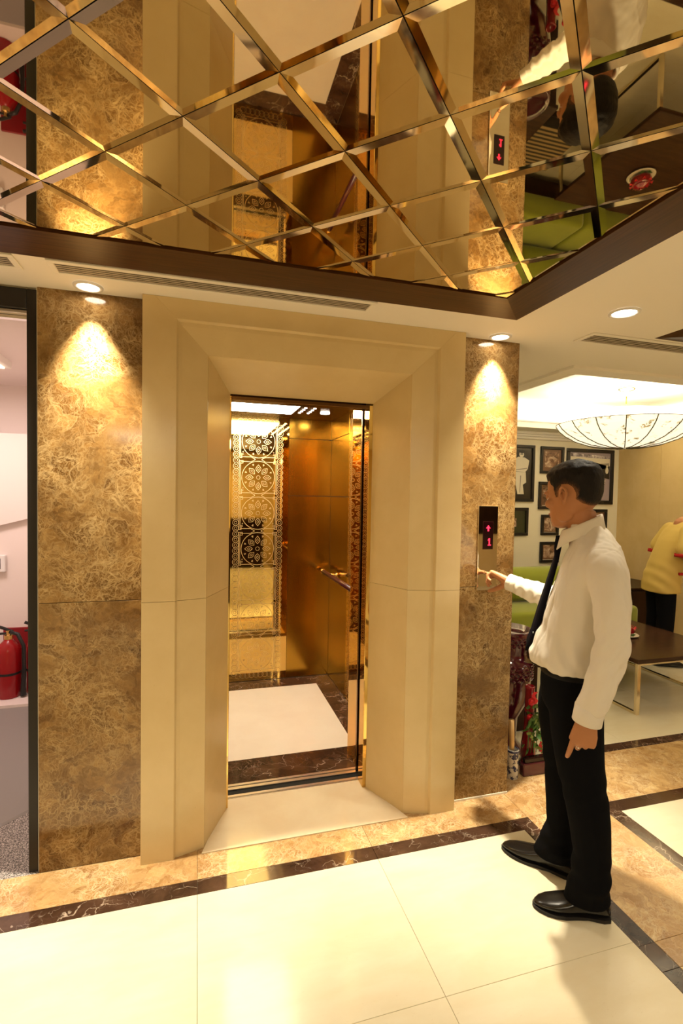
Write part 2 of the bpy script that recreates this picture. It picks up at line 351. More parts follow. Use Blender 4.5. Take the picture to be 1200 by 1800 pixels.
# ------------------------------------------------------------------ front wall with marble slabs, portal
XB, XC, XD = 0.4032, 1.8976, 2.2524; JZ = 1.136
wf = B()
wf.box(-0.006, 0.45, 0.013, 0.24, 0, 2.5); wf.box(1.85, 2.245, 0.013, 0.24, 0, 2.5); wf.box(0.44, 1.86, 0.20, 0.24, 2.21, 2.5)
wf.box(-2.6, -0.95, 0.0, 0.24, 0, 2.5); wf.box(-0.97, 0.0, 0.03, 0.24, 2.415, 2.5)
wall_front = wf.obj('wall_front', M_PAINT, kind='structure')
for x0, x1 in ((0.0, XB + 0.01), (XC - 0.01, XD)):
    for z0, z1 in ((0.0, JZ - 0.001), (JZ + 0.001, H)):
        B().box(x0, x1, 0.0, 0.02, z0, z1, 0.0012).obj('marble_slab', M_EMP, wall_front)
B().box(XD - 0.02, XD, 0.02, 0.24, 0, H, 0.001).obj('marble_slab', M_EMP, wall_front)
B().box(XC + 0.004, XD + 0.002, -0.004, 0.004, 0, 0.010).obj('joint_strip', M_CERAM, wall_front)
CX = (0.4032 + 1.8976) / 2
XS, ZS = 0.5375, 2.3329
prof = [(0.4022, 0.012), (0.4022, -0.0632), (0.4505, -0.0632), (0.5355, -0.0632), (0.5375, -0.0618), (0.5440, -0.0500), (0.5600, -0.0480), (0.6660, -0.0175), (0.6674, -0.0100), (0.7776, 0.2347), (0.4022, 0.2347)]
portal = thing('trim_1', (CX, 0, 0), None, None, kind='structure')
def ztop(x): return min(H - 0.0005, ZS - (x - XS)) - 0.0008
def jamb(side, z0, z1):
    s = (lambda x: x) if side < 0 else (lambda x: 2 * CX - x)
    lo = [(s(x), y, z0) for x, y in prof]; hi = [(s(x), y, ztop(x) if z1 is None else z1) for x, y in prof]
    B().loft([lo, hi]).obj('casing_slab', M_PORTAL, portal)
for sd in (-1, 1): jamb(sd, 0.0, JZ - 0.0008); jamb(sd, JZ + 0.0008, None)
lp = [(0.4506, 0.012), (0.4506, -0.0632)] + prof[3:10] + [(0.4506, 0.2347)]
B().loft([[(x, y, ZS - (x - XS) - 0.0006) for x, y in lp], [(2 * CX - x, y, ZS - (x - XS) - 0.0006) for x, y in lp]]).obj('casing_slab', M_PORTAL, portal)
# marble threshold between the splayed jambs
B().prism([(0.655, -0.058), (2 * CX - 0.655, -0.058), (2 * CX - 0.7776, 0.312), (0.7776, 0.312)], -0.004, 0.004).obj('threshold_slab', M_LANDING, floor)
# gilt steel lift-door frame, in front of the shaft
fr = thing('door_1', (CX, 0.25, 0), None, None, kind='structure')
B().box(0.735, 0.785, 0.236, 0.312, 0.004, 2.085, 0.002).obj('frame', M_GOLDMIR, fr)
B().box(2 * CX - 0.797, 2 * CX - 0.735, 0.236, 0.312, 0.004, 2.085, 0.002).obj('frame', M_GOLDMIR, fr)
B().box(0.785, 2 * CX - 0.797, 0.236, 0.312, 2.066, 2.085, 0.002).obj('frame', M_BRONZE, fr)
B().box(2 * CX - 0.775, 2 * CX - 0.70, 0.330, 0.365, 0.02, 2.10, 0.002).obj('door_panel', M_BRONZE, fr)
sill = B(); sill.box(0.74, 1.60, 0.316, 0.320, -0.003, 0.004).box(0.74, 1.60, 0.326, 0.346, -0.003, 0.004, 0.001).obj('sill', M_STEEL, fr)
B().box(0.60, 1.74, 0.3125, 0.447, -0.0055, -0.0035).obj('sill_gap', M_GAP, fr)

# ------------------------------------------------------------------ lift car
CL, CRX, CB, CF, CT = 0.485, 1.752, 1.955, 0.395, 2.25; MX = 1.1175
car = thing('lift_car', (MX, 1.2, 0), 'open lift car lined with brushed and etched gold panels behind the stone portal', 'lift')
cs = B().box(0.60, 1.74, 0.394, 0.418, -0.003, 0.004, 0.001).box(0.60, 1.74, 0.426, 0.446, -0.003, 0.004, 0.001); cs.obj('sill', M_STEEL, car)
B().box(CL, CRX, 0.39, 1.99, -0.08, -0.014).obj('floor_base', M_GAP, car)
FX0, FX1, FY0, FY1 = 0.655, 1.605, 0.690, 1.772
def cf(poly, m_, nm): return B().prism(poly, -0.012, 0.002).obj(nm, m_, car)
e = 0.0006
cf([(FX0 + e, FY0 + e), (FX1 - e, FY0 + e), (FX1 - e, FY1 - e), (FX0 + e, FY1 - e)], M_CARFLOOR, 'floor_slab')
cf([(CL, 0.448), (CRX, 0.448), (FX1, FY0), (FX0, FY0)], M_DARK, 'border_slab'); cf([(CL, CB), (FX0, FY1), (FX1, FY1), (CRX, CB)], M_DARK, 'border_slab')
cf([(CL, 0.448), (FX0, FY0), (FX0, FY1), (CL, CB)], M_DARK, 'border_slab'); cf([(CRX, 0.448), (CRX, CB), (FX1, FY1), (FX1, FY0)], M_DARK, 'border_slab')
# walls: brushed sheets in two heights, mirror-polished middle with etching
def sheet(x0, x1, y0, y1, z0, z1, m_, nm='wall_sheet'): return B().box(x0, x1, y0, y1, z0, z1, 0.0015).obj(nm, m_, car)
for z0, z1 in ((0.006, 1.588), (1.591, 2.08), (2.083, CT)):
    sheet(1.377, CRX, CB, CB + 0.02, z0, z1, M_GOLD); sheet(CL, 0.859, CB, CB + 0.02, z0, z1, M_GOLD)
    sheet(CRX, CRX + 0.02, 1.42, CB, z0, z1, M_GOLD); sheet(CRX, CRX + 0.02, 0.45, 0.95, z0, z1, M_GOLD)
    sheet(CL - 0.02, CL, 1.42, CB, z0, z1, M_GOLD); sheet(CL - 0.02, CL, 0.45, 0.95, z0, z1, M_GOLD)
def etching(w2=0.20):
    """flat engraved line-work in (u, z) : medallions, knotted frame, chain border"""
    q = []
    W = 0.0042
    def line(pts, closed=False, w=W):
        n = len(pts)
        for i in range(n if closed else n - 1):
            a = Vector(pts[i]); b = Vector(pts[(i + 1) % n]); d = (b - a)
            if d.length < 1e-6: continue
            d.normalize(); t = Vector((-d.y, d.x)) * (w / 2); a = a - d * w * 0.3; b = b + d * w * 0.3
            q.append((a + t, b + t, b - t, a - t))
    def ring(cx, cz, r, n=28, w=W): line([(cx + r * math.cos(2 * math.pi * k / n), cz + r * math.sin(2 * math.pi * k / n)) for k in range(n)], True, w)
    P = 0.302; z0 = 0.229
    for k in range(7):
        cz = z0 + P * k
        ring(0, cz, 0.137, 36); ring(0, cz, 0.016, 10, 0.003)
        for j in range(8):
            a = math.pi / 4 * j
            pt = lambda r, o: (r * math.cos(a + o), cz + r * math.sin(a + o))
            line([pt(0.042, 0), pt(0.066, 0.30), pt(0.084, 0.24), pt(0.108, 0), pt(0.084, -0.24), pt(0.066, -0.30)], True, 0.0032)
            line([pt(0.060, 0), pt(0.074, 0.13), pt(0.088, 0), pt(0.074, -0.13)], True, 0.0026)
            line([pt(0.118, math.pi / 8 - 0.05), pt(0.104, math.pi / 8), pt(0.118, math.pi / 8 + 0.05)], True, 0.003)
        zb, zt = cz - P / 2, cz + P / 2
        for s in (-1, 1):
            line([(s * 0.148, zb + 0.028), (s * 0.148, zt - 0.028)]); line([(s * 0.138, zb + 0.05), (s * 0.138, zb + 0.012), (s * 0.158, zb + 0.012), (s * 0.158, zt - 0.012), (s * 0.128, zt - 0.012), (s * 0.128, zt - 0.034), (s * 0.148, zt - 0.034)])
            line([(s * 0.148, zb + 0.020), (s * 0.06, zb + 0.020), (s * 0.028, zb + 0.002)]); line([(s * 0.148, zt - 0.020), (s * 0.06, zt - 0.020), (s * 0.028, zt - 0.002)])
            for t_ in (0.03, 0.05): ring(s * 0.128, zb + t_ + 0.012, 0.004, 6, 0.003)
    nz = 45
    for k in range(nz):
        cz = 0.075 + k * 0.0475
        for s in (-1, 1):
            ring(s * 0.184, cz, 0.0245, 12, 0.0036); ring(s * 0.184, cz, 0.012, 8, 0.0026)
    for k in range(9):
        for cz in (0.052, 2.205): ring(-0.15 + k * 0.0375, cz, 0.0245, 12, 0.0036)
    return q
ETCH = etching()
def etch_panel(org, u, nrm, name='mirror_panel'):
    """polished gold panel centred on org, running along u, facing nrm"""
    org, u, nrm = Vector(org), Vector(u), Vector(nrm); hw = 0.2585 if abs(u.x) > 0.5 else 0.235
    b = B(); t = bmesh.new(); bmesh.ops.create_cube(t, size=1)
    for v in t.verts: v.co = org + u * (v.co.x * 2 * (hw - 0.001)) + nrm * (v.co.y * 0.02 - 0.01) + Vector((0, 0, 0.006 + (v.co.z + .5) * (CT - 0.006)))
    b.add(t); p = b.obj(name, M_GOLDMIR, car)
    vs, fs = [], []
    for quad in ETCH:
        fs.append(tuple(range(len(vs), len(vs) + 4))); vs += [org + u * c.x + nrm * 0.0006 + Vector((0, 0, c.y)) for c in quad]
    bb = B().faces(vs, fs); o = bb.obj('etching', M_ETCH, None); o.parent = p; o.matrix_parent_inverse = Matrix.Identity(4); o['kind'] = 'stuff'
etch_panel((MX, CB, 0), (1, 0, 0), (0, -1, 0)); etch_panel((CRX, 1.185, 0), (0, 1, 0), (-1, 0, 0)); etch_panel((CL, 1.185, 0), (0, -1, 0), (1, 0, 0))
# front returns and transom, ceiling
B().box(1.535, CRX, 0.425, 0.625, 0.004, CT, 0.002).obj('front_return', M_GOLDMIR, car)
B().box(CL, 0.70, 0.425, 0.625, 0.004, CT, 0.002).obj('front_return', M_GOLDMIR, car)
B().box(1.518, 1.537, 0.392, 0.412, 0.004, 2.2, 0.002).obj('door_edge', M_BRONZE, car)
B().box(0.70, 1.535, 0.425, 0.50, 2.10, CT, 0.002).obj('transom', M_DKBROWN, car)
B().box(CL - 0.02, CRX + 0.02, 0.42, CB + 0.02, CT, CT + 0.03).obj('ceiling_panel', M_BRONZE, car)
B().box(0.84, 1.335, 0.75, 1.64, CT - 0.014, CT + 0.004, 0.003).obj('light_panel', M_LEDW, car)
for x, y in ((1.59, 1.557), (1.59, 0.85), (0.64, 1.557), (0.64, 0.85)):
    B().lathe((x, y, CT - 0.006), [(0.036, 0.0), (0.036, 0.008)], 20).obj('downlight', M_LENS, car)
dots = B()
for k in range(12):
    for x in (0.60, 0.70, 1.40, 1.47): dots.lathe((x, 0.75 + k * 0.08, CT - 0.002), [(0.010, 0), (0.010, 0.004)], 8)
dots.obj('star_lights', M_LENS, car, kind='stuff')
# handrail on the right wall
RX, RZ = 1.672, 0.940
rail = B().tube([(RX, 0.86, RZ), (RX, 1.86, RZ)], 0.019, 16).obj('handrail', M_BURG, car, True)
for y0, y1 in ((1.86, 1.90), (0.82, 0.86)):
    o = B().tube([(RX, y0, RZ), (RX, y0 + 0.006, RZ), (RX, y1 - 0.006, RZ), (RX, y1, RZ)], [0.019, 0.022, 0.022, 0.019], 16).obj('end_cap', M_BRASS, None, True); o.parent = rail
for y in (1.66, 1.02):
    o = B().tube([(RX + 0.01, y, RZ), (RX + 0.03, y, RZ), (RX + 0.045, y, RZ), (RX + 0.060, y, RZ), (CRX, y, RZ)], [0.014, 0.016, 0.011, 0.022, 0.020], 16).obj('bracket', M_BRASS, None, True); o.parent = rail

# ------------------------------------------------------------------ ceiling, coffers, tray
WO, WI, WOX, WIX = -0.2913, -0.5644, 2.0262, 1.7888
cb = B()
for x0, x1, y0, y1 in ((-2.6, 6.1, -5.6, -3.6), (-2.6, -1.6, -3.6, WO), (WOX, 2.83, -3.6, WO), (5.0, 6.1, -3.6, WO), (-2.6, 6.1, WO, 0.024), (2.235, 6.1, 0.024, 0.36), (2.235, 2.92, 0.36, 2.58), (5.92, 6.1, 0.36, 2.58), (2.235, 6.1, 2.58, 3.1)):
    cb.box(x0, x1, y0, y1, H, H + 0.08)
cb.box(-2.6, 6.1, -5.6, 0.02, 2.60, 2.64); cb.box(2.235, 6.1, 0.02, 3.1, 2.66, 2.70)
ceiling = cb.obj('ceiling', M_WHITE, kind='structure')
def clip(poly, f):
    out = []
    for i in range(len(poly)):
        a, b = poly[i], poly[(i + 1) % len(poly)]; fa, fb = f(a), f(b)
        if fa >= 0: out.append(a)
        if fa * fb < 0: t = fa / (fa - fb); out.append((a[0] + (b[0] - a[0]) * t, a[1] + (b[1] - a[1]) * t))
    return out
def inset(poly, d):
    c = (sum(p[0] for p in poly) / len(poly), sum(p[1] for p in poly) / len(poly)); out = poly
    for i in range(len(poly)):
        a, b = poly[i], poly[(i + 1) % len(poly)]; ex, ey = b[0] - a[0], b[1] - a[1]; L = math.hypot(ex, ey)
        if L < 1e-5: continue
        nx, ny = -ey / L, ex / L
        if nx * (c[0] - a[0]) + ny * (c[1] - a[1]) < 0: nx, ny = -nx, -ny
        out = clip(out, lambda p: nx * (p[0] - a[0]) + ny * (p[1] - a[1]) - d)
        if len(out) < 3: return None
    return out
def mirror_tiles(x0, x1, y0, y1, ox, oy, hx, hy, par):
    i0 = int((x0 - ox) / hx) - 2; i1 = int((x1 - ox) / hx) + 2; j0 = int((y0 - oy) / hy) - 2; j1 = int((y1 - oy) / hy) + 2
    for i in range(i0, i1):
        for j in range(j0, j1):
            if (i + j) % 2 == 0: continue          # lattice points sit at even parity, tile centres at odd
            cx, cy_ = ox + i * hx, oy + j * hy
            poly = [(cx + hx, cy_), (cx, cy_ + hy), (cx - hx, cy_), (cx, cy_ - hy)]
            for f in (lambda p: p[0] - x0, lambda p: x1 - p[0], lambda p: p[1] - y0, lambda p: y1 - p[1]):
                poly = clip(poly, f)
                if len(poly) < 3: break
            if len(poly) < 3: continue
            out = inset(poly, 0.0010)
            if not out: continue
            inn = inset(out, 0.017)
            tilt = Vector((random.uniform(-1, 1), random.uniform(-1, 1))) * 0.0016
            zz = lambda p: HM + tilt.x * (p[0] - cx) + tilt.y * (p[1] - cy_)
            if inn and len(inn) == len(out):
                n = len(out); vs = [(*p, zz(p) + 0.003) for p in out] + [(*p, zz(p)) for p in inn]
                me = bpy.data.meshes.new('mirror_tile')
                me.from_pydata(vs, [], [tuple(range(n, 2 * n))[::-1]] + [(k, n + k, n + (k + 1) % n, (k + 1) % n)[::-1] for k in range(n)] + [tuple(range(n))])
                me.materials.append(M_MIRROR); me.materials.append(M_BEVEL)
                me.polygons.foreach_set('material_index', [0] + [1] * n + [0])
                bm = bmesh.new(); bm.from_mesh(me); bmesh.ops.recalc_face_normals(bm, faces=bm.faces); bm.to_mesh(me); bm.free()
            else:
                n = len(out); me = bpy.data.meshes.new('mirror_tile')
                me.from_pydata([(*p, zz(p)) for p in out] + [(*p, zz(p) + 0.004) for p in out], [], [tuple(range(n))[::-1], tuple(range(n, 2 * n))] + [(k, (k + 1) % n, n + (k + 1) % n, n + k) for k in range(n)])
                me.materials.append(M_MIRROR)
            put('mirror_tile', me, None, par)
mirror_tiles(-1.32, WIX - 0.004, -3.35, WI - 0.004, 0.237, -1.170, 0.1770, 0.1690, ceiling)
mirror_tiles(3.07, 4.77, -3.35, -0.51, 3.2, -1.17, 0.1770, 0.1690, ceiling)
B().box(-1.33, WIX, -3.36, WI, HM + 0.008, HM + 0.02).box(3.07, 4.77, -3.36, -0.50, HM + 0.008, HM + 0.02).obj('mirror_backing', M_GAP, ceiling)
def board(name, pts, m_, par):
    """soffit board: pts = outer/inner polygon with own heights"""
    n = len(pts); B().faces([p for p in pts] + [(p[0], p[1], H + 0.02) for p in pts], [tuple(range(n)), tuple(range(n, 2 * n))[::-1]] + [(k, (k + 1) % n, n + (k + 1) % n, n + k) for k in range(n)]).obj(name, m_, par)
for nm, xa, xai, xb, xbi in (('trim_2', -1.6, -1.33, WOX, WIX), ('trim_3', 2.83, 3.07, 5.0, 4.77)):
    t = thing(nm, ((xa + xb) / 2, -0.43, H), None, None, kind='structure'); HO = H - 0.0005; HI = HM - 0.0025
    board('board', [(xa, WO, HO), (xb, WO, HO), (xbi, WI, HI), (xai, WI, HI)], M_WOODX, t)
    board('board', [(xb, WO, HO), (xb, -3.6, HO), (xbi, -3.36, HI), (xbi, WI, HI)], M_WOODY, t)
    board('board', [(xa, WO, HO), (xai, WI, HI), (xai, -3.36, HI), (xa, -3.6, HO)], M_WOODY, t)
    board('board', [(xa, -3.6, HO), (xai, -3.36, HI), (xbi, -3.36, HI), (xb, -3.6, HO)], M_WOODX, t)
# tray lip and cornices of the lounge ceiling
tl = thing('trim_4', (4.4, 1.5, H), None, None, kind='structure')
TX0, TX1, TY0, TY1 = 2.92, 5.92, 0.36, 2.58
B().box(TX0 - 0.10, TX1 + 0.1, TY0 - 0.10, TY0 + 0.03, H - 0.018, H + 0.05, 0.003).obj('lip', M_WHITE, tl); B().box(TX0 - 0.10, TX0 + 0.03, TY0 + 0.03, TY1 - 0.03, H - 0.018, H + 0.05, 0.003).obj('lip', M_WHITE, tl)
B().box(TX1 - 0.03, TX1 + 0.1, TY0 + 0.03, TY1 - 0.03, H - 0.018, H + 0.05, 0.003).obj('lip', M_WHITE, tl)
B().box(TX0 - 0.1, TX1 + 0.1, TY1 - 0.03, TY1 + 0.06, H - 0.018, H + 0.05, 0.003).box(TX0, TX1, TY1 - 0.05, TY1 + 0.02, H + 0.045, H + 0.062, 0.003).obj('lip', M_WHITE, tl)
B().box(2.25, 6.0, 2.93, 3.06, H - 0.03, H, 0.004).box(2.25, 6.0, 2.97, 3.06, H - 0.055, H - 0.03, 0.004).box(2.25, 6.0, 3.0, 3.06, H - 0.085, H - 0.055, 0.004).obj('cornice', M_WHITE, tl)
B().box(TX0 - 0.08, TX1 + 0.08, TY1 + 0.03, TY1 + 0.07, H + 0.05, 2.66).box(TX0 - 0.08, TX1 + 0.08, TY0 - 0.07, TY0 - 0.03, H + 0.05, 2.66).box(TX0 - 0.07, TX0 - 0.03, TY0 - 0.03, TY1 + 0.03, H + 0.05, 2.66).box(TX1 + 0.03, TX1 + 0.07, TY0 - 0.03, TY1 + 0.03, H + 0.05, 2.66).obj('cove_side', M_WHITE, tl)
for loc, sx, sy in (((4.42, 2.50, H + 0.07), 2.7, 0.05), ((4.42, 0.45, H + 0.07), 2.7, 0.05), ((3.01, 1.47, H + 0.07), 0.05, 1.8), ((5.83, 1.47, H + 0.07), 0.05, 1.8)):
    light('AREA', 'cove_light', loc, 14, (1.0, 0.84, 0.50), sx, (math.pi, 0, 0), size_y=sy)

# ------------------------------------------------------------------ other walls
B().box(4.0, 5.95, -5.6, -5.55, 0.95, 2.30, 0.004).obj('wood_panel', M_DADO, None, kind='structure').name = 'trim_6'
wl = sbox('wall_left', (-2.66, -2.6, -5.6, 0.0, 0, 2.5), M_BEIGE); sbox('wall_back', (-2.6, 6.1, -5.66, -5.6, 0, 2.5), M_BEIGE)
wall_lounge = sbox('wall_rear', (2.24, 6.1, 3.05, 3.11, 0, 2.6), M_PAINT)
sbox('wall_side', (2.20, 2.24, 0.24, 3.05, 0, 2.6), M_PAINT)
wr = sbox('wall_right', (6.0, 6.06, -5.6, 3.05, 0, 2.6), M_GROUT)
ys = [-5.6, -4.5, -3.4, -2.3, -1.2, -0.1, 0.85, 1.78, 2.42, 3.05]
for a, b in zip(ys[:-1], ys[1:]): B().box(5.98, 6.001, a + 0.0008, b - 0.0008, 0, H, 0.001).obj('stone_panel', M_BEIGE, wr)

# ------------------------------------------------------------------ stair lobby behind the left doorway
d2 = thing('door_2', (-0.5, 0.02, 0), None, None, kind='structure')
B().box(-0.041, -0.004, 0.012, 0.10, 0, 2.412, 0.002).obj('frame', M_BLACK, d2); B().box(-0.95, -0.9, 0.012, 0.10, 0, 2.412, 0.002).obj('frame', M_BLACK, d2)
B().box(-0.9, -0.041, 0.012, 0.10, 2.333, 2.412, 0.002).obj('frame', M_BLACK, d2)
B().box(-0.9, -0.041, 0.03, 0.06, 2.318, 2.331, 0.001).box(-0.9, -0.041, 0.065, 0.095, 2.305, 2.331, 0.001).obj('door_track', M_ALU, d2)
sf = sbox('floor_1', (-1.6, -0.0, 0.0, 2.3, -0.08, -0.003), M_GRAN)
sbox('wall_1', (-1.6, 0.0, 2.2, 2.26, 0, 2.5), M_STAIRWALL); sbox('wall_2', (-1.66, -1.6, 0.24, 2.26, 0, 2.5), M_STAIRWALL)
sbox('wall_3', (-0.012, 0.0, 0.24, 2.2, 0, 2.5), M_STAIRWALL); sbox('ceiling_1', (-1.6, 0.0, 0.24, 2.26, 2.415, 2.5), M_STAIRWALL)
# grey floor rising slightly to the low white step that carries the extinguishers
B().loft([[(x, y0, -0.002), (x, y0 + 0.02, 0.004), (x, y1, 0.081), (x, 2.2, 0.081), (x, 2.2, -0.002)] for x, y0, y1 in ((-1.6, 0.26, 1.62), (-0.26, 0.37, 1.635), (-0.014, 0.62, 1.655))]).obj('floor_2', M_GREY, kind='structure')
B().prism([(-1.6, 1.612), (-0.26, 1.625), (-0.014, 1.645), (-0.014, 2.2), (-1.6, 2.2)], 0.081, 0.101).obj('trim_5', M_STAIRWALL, kind='structure')
B().loft([[(-1.6, y, 1.11), (-0.014, y, 1.545), (-0.014, y, 2.02), (-1.6, y, 2.02)] for y in (1.977, 2.2)]).obj('wall_5', M_STAIRWALL, kind='structure')

def ring_pts(c, r, n, z): return [(c[0] + r * math.cos(2 * math.pi * k / n), c[1] + r * math.sin(2 * math.pi * k / n), z) for k in range(n)]
def extinguisher(x, y, z, label, r=0.055, h=0.30):
    t = thing('fire_extinguisher', (x, y, z), label, 'extinguisher')
    B().lathe((x, y, z), [(r * 0.92, 0), (r, 0.012), (r, h * 0.80), (r * 0.86, h * 0.90), (r * 0.45, h * 0.97), (r * 0.34, h)], 28).obj('cylinder', M_RED, t, True)
    B().lathe((x, y, z), [(r + 0.0015, h * 0.40), (r + 0.0015, h * 0.44)], 28).obj('band', M_RUBBER, t)
    q = r / 0.055; P = lambda dx, dy, dz: (x + dx * q, y + dy * q, z + h + dz * q)
    B().lathe((x, y, z), [(0.020 * q, h), (0.020 * q, h + 0.02 * q), (0.012 * q, h + 0.025 * q), (0.012 * q, h + 0.045 * q)], 14).obj('valve', M_BRASS, t)
    B().tube([P(-0.06, -0.01, 0.075), P(-0.02, 0, 0.055), P(0.02, 0, 0.035)], 0.008 * q, 8).obj('lever', M_RUBBER, t); B().tube([P(-0.06, -0.01, 0.03), P(0.015, 0, 0.03)], 0.006 * q, 8).obj('handle', M_RUBBER, t)
    B().tube([P(0.012, -0.01, 0.035), P(0.05, -0.03, 0.03), P(0.078, -0.035, -0.03), (x + 0.078 * q, y - 0.03 * q, z + h * 0.5), (x + 0.074 * q, y - 0.03 * q, z + 0.07), (x + 0.074 * q, y - 0.03 * q, z + 0.012)], [0.0095 * q] * 4 + [0.012 * q, 0.015 * q], 10).obj('hose', M_RUBBER, t, True)
extinguisher(-0.68, 1.80, 0.101, 'red fire extinguisher standing whole and nearer on the low white step', 0.077, 0.42)
extinguisher(-0.508, 1.86, 0.101, 'red fire extinguisher half hidden behind the black door jamb', 0.077, 0.42)
sg = B().box(-0.78, -0.25, 2.001, 2.019, 0.183, 0.549, 0.002).obj('notice_board', M_REDSIGN); tag(sg, 'dark red safety board on the wall behind the extinguishers', 'sign')
B().box(-1.6, -0.016, 2.02, 2.2, 0.101, 1.70).obj('wall_6', M_STAIRWALL, kind='structure')
al = thing('alarm_box', (-0.84, 2.0, 0.981), 'small white wall box with a dark screen inside the left doorway', 'control')
B().box(-0.917, -0.759, 1.977, 2.019, 0.981, 1.107, 0.004).obj('case', M_PLASTIC, al); B().box(-0.905, -0.788, 1.974, 1.978, 1.005, 1.083).obj('screen', M_RUBBER, al)

# ------------------------------------------------------------------ ceiling fittings
M_VENTB = mat('vent_shadow', (0.035, 0.024, 0.016), 0.9)
def vent(x0, x1, y0, y1, label, nslat=5):
    t = thing('ceiling_vent', ((x0 + x1) / 2, (y0 + y1) / 2, H), label, 'vent')
    fw = 0.022
    fb = B()
    for bx in ((x0 - fw, x1 + fw, y0 - fw, y0), (x0 - fw, x1 + fw, y1, y1 + fw), (x0 - fw, x0, y0, y1), (x1, x1 + fw, y0, y1)): fb.box(*bx, H - 0.007, H - 0.0005, 0.002)
    fb.obj('frame', M_WHITE, t)
    B().box(x0, x1, y0, y1, H - 0.002, H - 0.0005).obj('backing', M_VENTB, t)
    p = (y1 - y0) / nslat
    for k in range(nslat):
        yc = y0 + (k + 0.5) * p
        B().loft([[(x, yc - p * 0.25, H - 0.0023), (x, yc - p * 0.25, H - 0.0030), (x, yc + p * 0.14, H - 0.0036), (x, yc + p * 0.14, H - 0.0029)] for x in (x0, x1)]).obj('slat', M_ALU2, t)
M_ALU2 = mat('vent_slat', (0.50, 0.43, 0.34), 0.5)
vent(0.125, 1.328, -0.268, -0.188, 'long slotted white air vent in the ceiling above the lift portal')
vent(-1.20, -0.02, -0.268, -0.188, 'slotted air vent cut by the edge above the left doorway')
vent(2.50, 3.60, -0.250, -0.150, 'slotted air vent in the ceiling beside the lounge tray')
def downlight(x, y, label, energy, ang, group=None, tilt=(0, 0, 0), r=0.042):
    t = thing('downlight', (x, y, H), label, 'lamp', group)
    B().lathe((x, y, H), [(r + 0.014, -0.0005), (r + 0.013, -0.006), (r, -0.007), (r - 0.003, -0.0005)], 28, cap=False).obj('ring', M_PLASTIC, t, True)
    B().lathe((x, y, H), [(r - 0.002, -0.0025), (r - 0.002, -0.0005)], 28).obj('lens', M_LENS, t)
    light('SPOT', 'downlight_beam', (x, y, H - 0.012), energy, WARM2, 0.03, tilt, ang, 1.0)
    return t
downlight(0.201, -0.072, 'recessed round downlight shining on the left marble pillar', 430, 64)
downlight(2.092, -0.064, 'recessed round downlight above the pillar with the call panel', 430, 64)
downlight(2.403, -0.523, 'larger recessed round downlight in the white ceiling between wood frames', 40, 120, r=0.05)
downlight(2.42, -2.0, 'recessed downlight in the white ceiling strip, beside the camera', 40, 120, r=0.05); downlight(2.42, -3.3, 'recessed downlight in the white ceiling strip, farthest behind the camera', 40, 120, r=0.05)
det = thing('smoke_detector', (2.33, 0.22, H), 'small white ceiling dome just behind the top of the right pillar', 'detector')
B().lathe((2.33, 0.22, H), [(0.055, -0.0005), (0.055, -0.012), (0.040, -0.030), (0.018, -0.038)], 24).obj('body', M_PLASTIC, det, True); B().lathe((2.33, 0.22, H), [(0.016, -0.038), (0.012, -0.044)], 16).obj('sensor', M_PLASTIC, det)

# ------------------------------------------------------------------ call panel on the right pillar
cp = thing('call_panel', (2.088, 0, 1.34), 'mirror finish lift call panel with red display on the right marble pillar', 'control panel')
B().box(2.0305, 2.1465, -0.007, -0.0002, 1.117, 1.560, 0.0015).obj('plate', mat('panel_mirror', (0.82, 0.76, 0.66), 0.03, 1.0), cp)
dp = B().box(2.058, 2.119, -0.0085, -0.006, 1.333, 1.479, 0.0008).obj('display', M_DISP, cp)
def led(poly, nm):
    o = B().faces([(x, -0.0089, z) for x, z in poly], [tuple(range(len(poly)))]).obj(nm, M_LED, None); o.parent = dp; o.matrix_parent_inverse = Matrix.Identity(4)
ax, az = 2.0885, 1.443
led([(ax, az + 0.017), (ax + 0.014, az), (ax + 0.0045, az), (ax + 0.0045, az - 0.015), (ax - 0.0045, az - 0.015), (ax - 0.0045, az), (ax - 0.014, az)], 'arrow')
ax, az = 2.0965, 1.372
led([(ax - 0.003, az + 0.019), (ax + 0.004, az + 0.019), (ax + 0.004, az - 0.014), (ax + 0.010, az - 0.014), (ax + 0.010, az - 0.019), (ax - 0.009, az - 0.019), (ax - 0.009, az - 0.014), (ax - 0.003, az - 0.014), (ax - 0.003, az + 0.009), (ax - 0.009, az + 0.006), (ax - 0.009, az + 0.011)], 'digit')
bt = B()
for v in ring_pts((0, 0), 1, 3, 0): pass
bt.tube([(2.085, -0.006, 1.2085), (2.085, -0.0095, 1.2085)], 0.013, 24); bt.obj('button', M_CHROME, cp)

M_PANEL = mat('unseen_lamp_diffuser', (1, 1, 1), 0.5, emit=(1.0, 0.88, 0.67), estr=3.0)
def unseen_lamp(x, y, zb, sx, sy, label):  # glowing panel added as a fixture for the out-of-view area lights
    t = thing('unseen_lamp', (x, y, H), label, 'lamp')
    b = B(); b.box(x - sx / 2 - 0.03, x + sx / 2 + 0.03, y - sy / 2 - 0.03, y + sy / 2 + 0.03, zb + 0.012, H - 0.0005, 0.004); b.obj('housing', M_WHITE, t)
    B().box(x - sx / 2, x + sx / 2, y - sy / 2, y + sy / 2, zb + 0.003, zb + 0.0125, 0.002).obj('diffuser', M_PANEL, t)
unseen_lamp(0.4, -4.6, 2.30, 1.6, 1.2, 'wide square lamp panel added over the fill light behind the camera')
unseen_lamp(-1.9, -2.2, 2.36, 0.5, 1.6, 'long lamp panel added over the fill light beside the left wall, outside the picture')
unseen_lamp(5.3, -2.2, 2.34, 0.8, 1.6, 'long lamp panel added over the fill light by the right stone wall, outside the picture')
